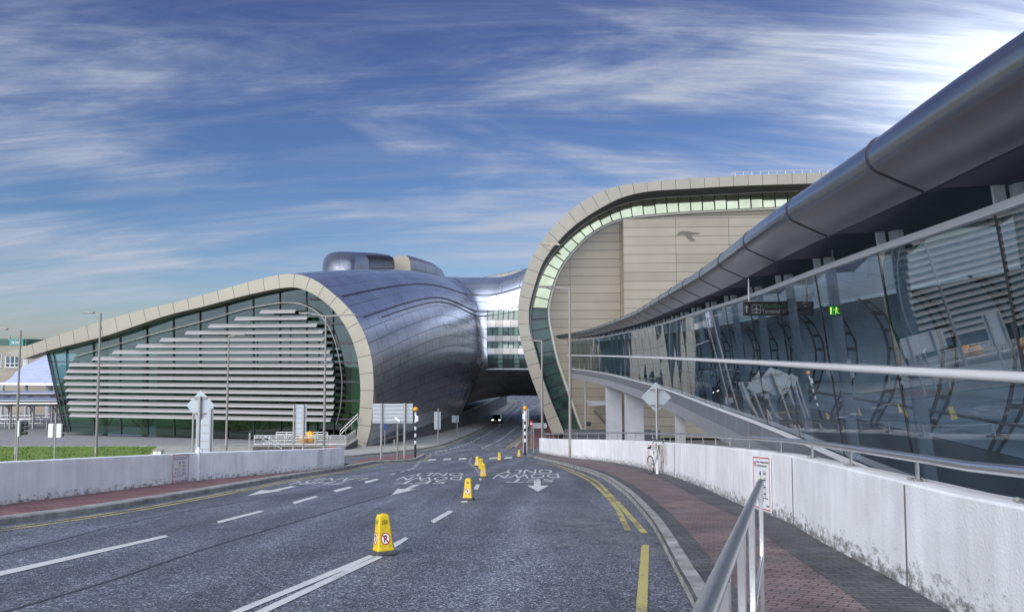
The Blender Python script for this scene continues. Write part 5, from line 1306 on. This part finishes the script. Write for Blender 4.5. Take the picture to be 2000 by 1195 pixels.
def put_notice(W, px0, px1, rgt, z0, h, label):
    a, b = wpos(W, px0), wpos(W, px1); t = (b-a); wd = t.length; t.normalize(); nv = Vector((t.y, -t.x, 0)) * (-1 if (Vector((t.y, -t.x, 0)).x > 0) == rgt else 1)
    P0 = a + nv*0.012; P0.z = T(a.x, a.y)+0.12+z0; notice(0, P0, tilt(t, P0), nv, wd, h, label)
put_notice(RW, 1469, 1503, True, 0.05, 0.98, 'set-down notice with red border on the right-hand wall beside the guard rail end')
put_notice(RW, 1264, 1292, True, 0.12, 0.95, 'set-down notice on the right-hand wall behind the bicycle')
put_notice(LW, 341, 374, False, 0.02, 0.83, 'set-down notice on the left-hand white wall beside the diamond sign pole')
put_notice(LW, 624, 632, False, 0.05, 0.78, 'set-down notice near the far rounded end of the left-hand white wall')
# ------------------------------------------------------------------ bicycle against the diamond-sign pole
pole_y = gp(1283, 925, 0.12).y; pr_ = at(1270.5, 900, pole_y+0.25); pr_.z = T(pr_.x, pr_.y)+0.12; Yf = pole_y-0.72
rw_c = Vector((pr_.x, pr_.y, pr_.z+0.33)); fw_c = at(1291.5, 885.5, Yf)
bk = empty('bicycle', pr_, label='white racing bicycle reared up and locked to the sign pole at the right-hand wall', cat='bicycle')
fwd = (fw_c-rw_c); wb = fwd.length; fwd.normalize(); side = fwd.cross(Vector((0,0,1))).normalized(); upv = side.cross(fwd).normalized()
def B(x, z, y=0.0): return rw_c + fwd*x + upv*z + side*y - bk.location
def wheel(cx, steer, tyre):
    f2 = (fwd*math.cos(steer) + side*math.sin(steer)).normalized(); c = B(cx, 0); R_ = 0.325
    def ringp(r, a): return c + f2*(r*math.cos(a)) + upv*(r*math.sin(a))
    mb = MB(); P = [ringp(R_-0.025, 2*math.pi*i/40) for i in range(41)]; mb.tube(P, 0.011, 6, cap=False)
    for i in range(12): a = 2*math.pi*i/12; mb.tube([c, ringp(R_-0.02, a)], 0.0025, 4)
    mb.tube([c-side*0.05, c+side*0.05], 0.018, 8)
    wo = mb.build('wheel', MT['galv'], bk, smooth=60)
    MB().tube([ringp(R_, 2*math.pi*i/40) for i in range(41)], 0.016, 8, cap=False).build('tyre', tyre, wo, smooth=60)
wheel(0, 0, MT['tyre']); wheel(wb, 0.28, MT['wood_rim'])
bb = (0.43, -0.06); st_ = (0.30, 0.47); hd1 = (wb-0.14, 0.50); hd0 = (wb-0.10, 0.36)
mb = MB()
for a, b, r in ((bb, st_, 0.017), (st_, hd1, 0.017), (bb, hd0, 0.02), (hd0, hd1, 0.022), (bb, (0, 0), 0.012), (st_, (0, 0), 0.010)): mb.tube([B(*a), B(*b)], r, 8)
mb.build('frame', MT['frame'], bk, smooth=60)
MB().tube([B(*hd0), B(wb-0.03, 0.17, 0.05), B(wb, 0, 0.05)], 0.013, 8).tube([B(*hd0), B(wb-0.03, 0.17, -0.05), B(wb, 0, -0.05)], 0.013, 8).build('fork', MT['dark'], bk, smooth=60)
hb = (wb-0.08, 0.58)
MB().tube([B(*hd1), B(wb-0.15, 0.56), B(*hb)], 0.013, 8).tube([B(hb[0], hb[1], -0.2), B(hb[0], hb[1], 0.2)], 0.014, 8).build('handlebar', MT['dark'], bk, smooth=60)
for s in (-0.2, 0.2):
    MB().tube(crom([B(hb[0], hb[1], s), B(hb[0]+0.09, hb[1]+0.0, s), B(hb[0]+0.12, hb[1]-0.07, s), B(hb[0]+0.05, hb[1]-0.13, s), B(hb[0]-0.04, hb[1]-0.14, s)], 14), 0.014, 8).build('drop_bar', MT['ink'], bk, smooth=60)
    MB().tube([B(hb[0]+0.09, hb[1]+0.02, s), B(hb[0]+0.13, hb[1]-0.1, s)], 0.012, 6).build('brake_lever', MT['swhite'], bk)
MB().tube([B(*st_), B(0.26, 0.60)], 0.013, 8).build('seat_post', MT['dark'], bk)
MB().grid([[B(x, 0.62-0.02*abs(k), w_*k) for k in (-1,-.5,0,.5,1)] for x, w_ in ((0.12,0.02),(0.16,0.07),(0.24,0.06),(0.32,0.025),(0.40,0.015))]).grid([[B(x, 0.585, w_*k) for k in (-1,0,1)] for x, w_ in ((0.12,0.02),(0.16,0.07),(0.24,0.06),(0.32,0.025),(0.40,0.015))]).build('saddle', MT['ink'], bk, smooth=60)
mb = MB().tube([B(bb[0]+0.10*math.cos(a*math.pi/10), bb[1]+0.10*math.sin(a*math.pi/10), 0.05) for a in range(21)], 0.008, 6, cap=False)
mb.tube([B(bb[0], bb[1], 0.06), B(bb[0]+0.1, bb[1]-0.13, 0.07)], 0.01, 6).tube([B(bb[0], bb[1], -0.06), B(bb[0]-0.1, bb[1]+0.13, -0.07)], 0.01, 6)
mb.tube([B(bb[0], bb[1]+0.1, 0.05), B(0, 0.04, 0.05)], 0.004, 4).tube([B(bb[0], bb[1]-0.1, 0.05), B(0, -0.04, 0.05)], 0.004, 4); mb.build('crankset', MT['galv'], bk)
for x, z, y in ((bb[0]+0.1, bb[1]-0.13, 0.11), (bb[0]-0.1, bb[1]+0.13, -0.11)): MB().box(B(x, z, y), (0.09, 0.08, 0.02)).build('pedal', MT['ink'], bk)
# ------------------------------------------------------------------ car coming up through the underpass
pc = gp(971, 825); d2 = (gp(961, 832)-gp(992, 806)); d2.z = 0; d2.normalize()
car = empty('car', (pc.x, pc.y, pc.z), math.atan2(d2.y, d2.x), label='dark car with lit headlamps driving up the road out of the underpass', cat='car')
prof_c = [(-2.1,0.45,0.62,0.75),(-2.05,0.35,0.85,0.80),(-1.5,0.28,0.95,0.86),(-0.7,0.25,0.92,0.88),(0.6,0.25,0.90,0.88),(1.3,0.27,0.82,0.86),(1.95,0.32,0.68,0.80),(2.1,0.42,0.58,0.70)]
R = []
for x, z0, z1, hw in prof_c: R.append([Vector((x, -hw*0.92, z0)), Vector((x, -hw, (z0+z1)/2)), Vector((x, -hw*0.9, z1)), Vector((x, 0, z1+0.04)), Vector((x, hw*0.9, z1)), Vector((x, hw, (z0+z1)/2)), Vector((x, hw*0.92, z0))])
mb = MB().grid(R, close=True); mb.poly(R[0]); mb.poly(R[-1][::-1]); mb.build('body', MT['carp'], car, smooth=40)
R = [[Vector((x, -hw, 0.88)), Vector((x2, -hw*0.78, zt)), Vector((x2, hw*0.78, zt)), Vector((x, hw, 0.88))] for x, x2, hw, zt in ((-1.75,-1.1,0.78,1.38),(-0.6,-0.6,0.80,1.45),(0.1,0.0,0.80,1.43),(1.15,0.35,0.78,1.36))]
MB().grid(R).poly(R[-1][::-1]).poly(R[0]).build('cabin_glass', MT['carglass'], car, smooth=20)
MB().grid([[p+Vector((0,0,0.012)) for p in (r[1], r[1].lerp(r[2],0.5)+Vector((0,0,0.05)), r[2])] for r in R]).build('roof', MT['carp'], car, smooth=40)
for s in (-1, 1):
    MB().box((2.02, s*0.58, 0.62), (0.14, 0.34, 0.15)).build('headlight', MT['head'], car, bevel=0.03)
    MB().box((0.75, s*0.95, 0.98), (0.12, 0.2, 0.13)).build('wing_mirror', MT['carp'], car, bevel=0.03)
    for x in (-1.3, 1.3):
        wh = MB().tube([(x, s*0.68, 0.32), (x, s*0.88, 0.32)], 0.32, 18).build('wheel', MT['tyre'], car, smooth=40); MB().tube([(x, s*0.86, 0.32), (x, s*0.89, 0.32)], 0.2, 14).build('rim', MT['steel'], wh, smooth=40)
MB().box((2.12, 0, 0.45), (0.02, 0.52, 0.12)).build('number_plate', MT['plate'], car); MB().box((2.06, 0, 0.62), (0.1, 0.7, 0.1)).build('grille', MT['ink'], car)
# ------------------------------------------------------------------ railed terrace with yellow drums, before the louvred front
Yt = 72.0; tz = at(500, 872, Yt).z; xl, xr = at(494, 860, Yt).x, at(676, 860, Yt).x; xe = at(699, 860, Yt+6).x
te = empty('granite_terrace', ((xl+xr)/2, Yt, tz-1), label='dark granite base of the railed terrace at the arch foot', cat='terrace')
MB().prism(L_(te, [(xl,Yt,tz),(xr,Yt,tz),(xe,Yt+6,tz),(xl,Yt+6,tz)]), (0,0,-1.5)).build('granite_base', MT['granite'], te)
MB().prism(L_(te, [(xl,Yt,tz+0.004),(xr,Yt,tz+0.004),(xe,Yt+6,tz+0.004),(xl,Yt+6,tz+0.004)]), (0,0,0.05)).build('paving', MT['flag'], te)
MB().box(Vector((at(649,872,Yt).x, Yt-0.01, at(649,873,Yt).z))-te.location, (0.34,0.03,0.14)).build('red_plate', MT['red'], te)
def railing(P, name, label, n, H=0.95, z=tz+0.054):
    e = empty(name, (P[0][0], P[0][1], z), label=label, cat='railing'); Q = resample([(x, y, z) for x, y in P], n)
    for h in (H, H*0.8, 0.18): MB().tube(L_(e, [q+Vector((0,0,h)) for q in Q]), 0.035, 8).build('rail', MT['steel'], e, smooth=60)
    for q in Q: MB().box(q+Vector((0,0,H/2))-e.location, (0.1,0.05,H)).build('post', MT['galv'], e)
    for a, b in zip(Q, Q[1:]):
        P = []
        for k in range(1, 14):
            c = a.lerp(b, k/14); lo, hi = c+Vector((0,0,0.19)), c+Vector((0,0,H*0.79)); P += [lo, hi] if k % 2 else [hi, lo]
        MB().tube(L_(e, P), 0.011, 4).build('infill', MT['galv'], e)
    return e
railing([(xl+0.1,Yt+0.1),(xr-0.1,Yt+0.1)], 'terrace_railing', 'long front steel railing of the terrace before the yellow drums', 7); railing([(xr-0.05,Yt+0.5),(xe-0.2,Yt+5.6)], 'terrace_railing', 'short side railing of the terrace running back to the arch foot', 6)
railing([(xl+1.2,Yt+3.2),(xr-2.5,Yt+3.2)], 'terrace_railing', 'rear steel railing of the terrace behind the yellow drums', 6)
for px, k in ((591.5, 0), (605, 1)):
    c = at(px, 859, Yt+1.4+0.5*k); e = empty('yellow_drum', (c.x, c.y, tz+0.05), label=['left one of the two ribbed yellow drums on the terrace', 'right, slightly taller one of the two ribbed yellow drums on the terrace'][k], cat='drum', group='yellow drums on the terrace')
    r = 0.42+0.03*k; P = []
    for i in range(11): a = -75+150*i/10; P.append((r*0.35+r*0.65*math.cos(rad(a)), 0.52+0.08*k+(0.50+0.06*k)*math.sin(rad(a))))
    R = [[Vector((rr*(1+0.05*math.cos(8*2*math.pi*j/32))*math.cos(2*math.pi*j/32), rr*(1+0.05*math.cos(8*2*math.pi*j/32))*math.sin(2*math.pi*j/32), z)) for j in range(32)] for rr, z in [(0.02, P[0][1])]+P+[(0.02, P[-1][1])]]
    MB().grid(R, close=True).build('body', MT['orange'], e, smooth=60); MB().lathe([(0.09,P[-1][1]-0.02),(0.09,P[-1][1]+0.05),(0,P[-1][1]+0.05)], n=12).build('cap', MT['orange'], e)
# handrails of the steps that rise beside the arch foot, and of the ramp at the left end
def stair_rail(pts, Y, label):
    P = [at(x, y, Y) for x, y in pts]; e = empty('stair_handrail', (P[0].x, Y, P[0].z-1), label=label, cat='handrail')
    mb = MB(); mb.tube(L_(e, P), 0.035, 8); mb.build('rail', MT['steel'], e, smooth=60); MB().tube(L_(e, [p-Vector((0,0,0.35)) for p in P]), 0.03, 8).build('lower_rail', MT['steel'], e, smooth=60)
    for i in range(4):
        q = P[0].lerp(P[-1], i/3); MB().tube(L_(e, [q, q-Vector((0,0,0.95))]), 0.028, 6).build('post', MT['steel'], e)
stair_rail([(664,842),(699,808)], 79.6, 'steep stair handrail rising behind the glass edge by the arch foot')
stair_rail([(512,849),(550,868)], 71.5, 'sloping ramp handrail at the left end of the terrace')
for px, Yb, lab in ((487.5, 71, 'steel bollard left of the terrace railing'),):
    c = at(px, 860, Yb); e = empty('bollard', (c.x, Yb, T(c.x, Yb)), label=lab, cat='bollard'); MB().tube([(0,0,0),(0,0,at(px,845,Yb).z-e.location.z)], 0.08, 10).build('post', MT['steel'], e, smooth=50); MB().lathe([(0.085,at(px,845,Yb).z-e.location.z),(0,at(px,845,Yb).z-e.location.z+0.03)], n=10).build('cap', MT['steel'], e)
p = gp(770, 873, 0.12); e = empty('bollard', (p.x, p.y, p.z), label='short grey bollard on the pale pavement below the wide sign', cat='bollard'); MB().tube([(0,0,0),(0,0,0.75)], 0.08, 10).build('post', MT['galv'], e, smooth=50); MB().lathe([(0.085,0.75),(0,0.79)], n=10).build('cap', MT['galv'], e)
# service cabinet on the lawn
c = at(309, 880, 64); e = empty('service_cabinet', (c.x, 64, -9.4), label='small grey cabinet on the lawn behind the left wall', cat='cabinet'); H = at(309,879,64).z+9.4
MB().box((0,0,H/2),(0.72,0.4,H)).build('housing', MT['galv'], e, bevel=0.02); MB().box((0,0,H+0.02),(0.8,0.48,0.05)).build('lid', MT['galv'], e)
for x in (-0.18, 0.18): MB().box((x,-0.205,H*0.5),(0.3,0.02,H*0.85)).build('door', MT['white_metal'], e)
# traffic signals at far left
def signal(px, ptop, Y, label, kind):
    c = at(px, 850, Y); e = empty('traffic_signal', (c.x, Y, -9.4), label=label, cat='traffic light'); H = at(px, ptop, Y).z+9.4
    MB().tube([(0,0,0),(0,0,H)], 0.075, 10).build('pole', MT['galv'], e, smooth=50)
    for s in ((1,) if kind == 'side' else (-1, 1)):
        x = 0.34*s; hd = MB().box((x, -0.02, H-0.62), (0.40 if kind != 'side' else 0.16, 0.24, 1.15)).build('signal_head', MT['swhite'] if kind != 'side' else MT['dark'], e, bevel=0.05)
        if kind == 'side': MB().box((x-0.16,-0.02,H-0.62),(0.12,0.5,1.3)).build('backboard', MT['swhite'], hd)
        for k in range(3):
            if kind == 'side': MB().tube([(x+0.08,-0.02,H-0.25-0.37*k),(x+0.42,-0.02,H-0.29-0.37*k)], 0.13, 10).build('hood', MT['ink'], hd)
            else: MB().tube([(x+0.0,0.1,H-0.25-0.37*k),(x+0.12*s,0.34,H-0.25-0.37*k)], 0.13, 10).build('hood', MT['ink'], hd)
signal(35, 821, 64, 'traffic light seen from the side with three black hoods, at far left', 'side'); signal(108, 826, 64, 'twin white-backed traffic light seen from behind, left of the louvres', 'back')
# ------------------------------------------------------------------ buildings and canopies in the left distance
Yb = 175; ob = empty('office_building', (at(40,700,Yb).x, Yb, -9.4), label='tan rendered office block with a dark green roof band at far left', cat='building')
a = at(-160, 676, Yb); b = at(118, 676, Yb); cx_ = ob.location.x; zr_ = at(0, 675, Yb).z+9.4
MB().box(((a.x+b.x)/2-cx_, 9, zr_/2), (b.x-a.x, 18, zr_)).build('wall', MT['stone'], ob)
zt2 = at(0, 661.5, Yb).z+9.4; MB().box(((a.x+at(46,676,Yb).x)/2-cx_, 8, (zr_+zt2)/2), (at(46,676,Yb).x-a.x, 14, zt2-zr_)).build('roof_band', MT['dgreen'], ob)
sb = MB().box((at(28,668,Yb).x-cx_, 0.85, (zr_+zt2)/2), (at(42,668,Yb).x-at(15,668,Yb).x, 0.3, (zt2-zr_)*0.95)).build('sign_board', MT['teal'], ob)
mb = MB(); x0, x1 = at(18.5,668,Yb).x-cx_, at(36,668,Yb).x-cx_; zc = (zr_+zt2)/2
text_in(mb, 'Aer Lingus', lambda u, v: (x0+(x1-x0)*u, 0.66, zc-0.5+0.85*v), 0.02); mb.build('lettering', MT['swhite'], sb)
MB().tube([(at(13,660,Yb).x-cx_,1,zt2-0.3),(at(13,660,Yb).x-cx_,1,zt2+0.8)], 0.2, 8).build('vent', MT['galv'], ob)
for x0, x1, y0, y1 in ((-14,2,691,716),(12,38,696,717),(47,53,700,716),(-60,-30,696,717),(-100,-70,696,717)):
    p, q = at(x0, y0, Yb), at(x1, y1, Yb); wn = MB().box(((p.x+q.x)/2-cx_, -0.02, (p.z+q.z)/2+9.4), (q.x-p.x, 0.1, p.z-q.z)).build('window', MT['bglass'], ob)
    mb = MB()
    for t_ in (0, .33, .66, 1): mb.box((p.x+(q.x-p.x)*t_-cx_, -0.08, (p.z+q.z)/2+9.4), (0.14, 0.08, p.z-q.z))
    mb.box(((p.x+q.x)/2-cx_, -0.09, q.z+9.4), (q.x-p.x+0.4, 0.12, 0.2)).box(((p.x+q.x)/2-cx_, -0.09, q.z+9.4+(p.z-q.z)*0.35), (q.x-p.x, 0.08, 0.12)); mb.build('window_frame', MT['swhite'], wn)
mb = MB(); zl = at(0, 735, Yb).z+9.4; mb.box(((a.x+b.x)/2-cx_, -0.3, zl), (b.x-a.x, 0.6, 0.5)).build('string_course', MT['beam'], ob)
# pale roof
Yt2 = 112; tn = empty('pavilion_roof', (at(55,750,Yt2).x, Yt2, -9.4), label='pale blue pitched metal roof on columns, left of the leaning glass end', cat='canopy')
def tp(x, y, Y): return at(x, y, Y)-tn.location
e0, e1, ap, ap2 = tp(1,749,Yt2), tp(118,750.5,Yt2), tp(93,693,Yt2+9), tp(150,690,Yt2+9); mb = MB()
m0 = tp(40,719,Yt2+4.2)
N_ = 10; rr = []; uu = []
lft = crom([e0, tp(20,739,Yt2+1.4), m0, ap], 12); rgt = crom([e1, e1.lerp(ap2,.35), e1.lerp(ap2,.7), ap2], 12)
mb.grid([[l.lerp(r, k/8) for k in range(9)] for l, r in zip(lft, rgt)], [[(k*1.6, i*1.0) for k in range(9)] for i in range(12)]).build('roof', MT['tent'], tn, smooth=50)
MB().bar(e0, e1, 0.3, 0.35).build('eaves', MT['white_metal'], tn)
for px in (6, 52, 97): q = tp(px, 752, Yt2+1.5); MB().tube([(q.x, q.y, 0), (q.x, q.y, q.z)], 0.45 if px > 90 else 0.2, 12).build('column', MT['beam'], tn, smooth=50)
MB().box((tp(20,752,Yt2+9).x, 10, 3.0), (26, 0.4, 6)).build('rear_wall', MT['stone'], tn)
def shelter(px0, px1, y0, y1, Y, label):
    a, b = at(px0, y0, Y), at(px1, y0, Y); e = empty('walkway_canopy', ((a.x+b.x)/2, Y, -9.4), label=label, cat='canopy', group='low walkway canopies'); W2 = (b.x-a.x)/2; zt_ = a.z+9.4; h = a.z-at(px0, y1, Y).z
    n = 14; prf = [(0,-h*0.35),(0.1,-h*0.1),(0.8,0),(3.2,0.25),(4.4,0.2),(4.4,0.05),(2.5,-h*0.5),(1.2,-h*0.75)]
    R = [[Vector((-W2+2*W2*i/n, y, zt_+z)) for y, z in prf] for i in range(n+1)]
    mb = MB().grid(R, close=True); mb.poly(R[0]); mb.poly(R[-1][::-1]); mb.build('roof', MT['canopy'], e, smooth=40)
    MB().box((0,0.4,zt_+0.03),(2*W2,1.2,0.04)).build('skylight', MT['tent'] if False else MT['swhite'], e)
    for k in range(4):
        x = -W2+2*W2*(k+0.5)/4; mb = MB().tube([(x,2.2,0),(x,2.2,zt_-h*0.5)], 0.14, 10); mb.tube(crom([Vector((x,2.2,zt_-h-0.8)), Vector((x-0.3,1.8,zt_-h*0.8)), Vector((x-1.4,1.0,zt_-h*0.45))], 8), 0.09, 8); mb.build('column', MT['galv'], e, smooth=50)
shelter(-70, 106, 769, 779, 102, 'farther low canopy with pale top, below the pale blue roof'); shelter(-70, 113, 783, 798, 94, 'nearer low canopy with curved struts, left of the leaning glass end')
# plaza barriers and bollards
def barrier(px0, px1, pb, Y, label):
    a, b = at(px0, pb, Y), at(px1, pb, Y); e = empty('guard_barrier', (a.x, Y, -9.34), label=label, cat='barrier', group='steel barriers on the plaza'); n = max(3, int((b.x-a.x)/1.5))
    for h in (1.0, 0.55): MB().tube([(0,0,h),(b.x-a.x,0,h)], 0.05, 8).build('rail', MT['steel'], e, smooth=60)
    for i in range(n+1): MB().tube([((b.x-a.x)*i/n,0,0),((b.x-a.x)*i/n,0,1.0)], 0.04, 8).build('post', MT['galv'], e)
barrier(-40, 60, 822, 104, 'long steel barrier below the nearer canopy at far left'); barrier(55, 98, 819, 107, 'short steel barrier farther back, beside the leaning glass end'); barrier(-40, 84, 828, 98, 'nearest steel barrier on the plaza at far left')
for i, (px, pb, lab) in enumerate(((10,836,'steel bollard at the very left edge of the plaza'),(25,834,'steel bollard just left of the leftmost lamp'),(66,831,'steel bollard in the middle of the plaza row'),(80,829,'steel bollard right of the middle of the plaza row'),(91,838,'lone nearer steel bollard on the plaza, above the twin traffic light'))):
    d = ray(px, pb); s = d.z/d.y; Y = -9.34/s; q = at(px, pb, Y); e = empty('bollard', (q.x, Y, -9.34), label=lab, cat='bollard', group='plaza bollards')
    MB().tube([(0,0,0),(0,0,1.05)], 0.09, 10).build('post', MT['galv'], e, smooth=50); MB().lathe([(0.095,1.05),(0,1.09)], n=10).build('cap', MT['steel'], e)
# fence on the bank beyond the underpass
a = at(985, 772, 262); b = at(1090, 772, 262); e = empty('boundary_fence', (a.x, 262, -11.2), label='pale post and rail fence on the green bank beyond the underpass', cat='fence')
for k in range(12): x = (b.x-a.x)*k/11; MB().box((x,0,0.55),(0.15,0.15,1.1)).build('post', MT['white_metal'], e)
for h in (0.5, 1.0): MB().box(((b.x-a.x)/2,0,h),(b.x-a.x,0.08,0.12)).build('rail', MT['white_metal'], e)
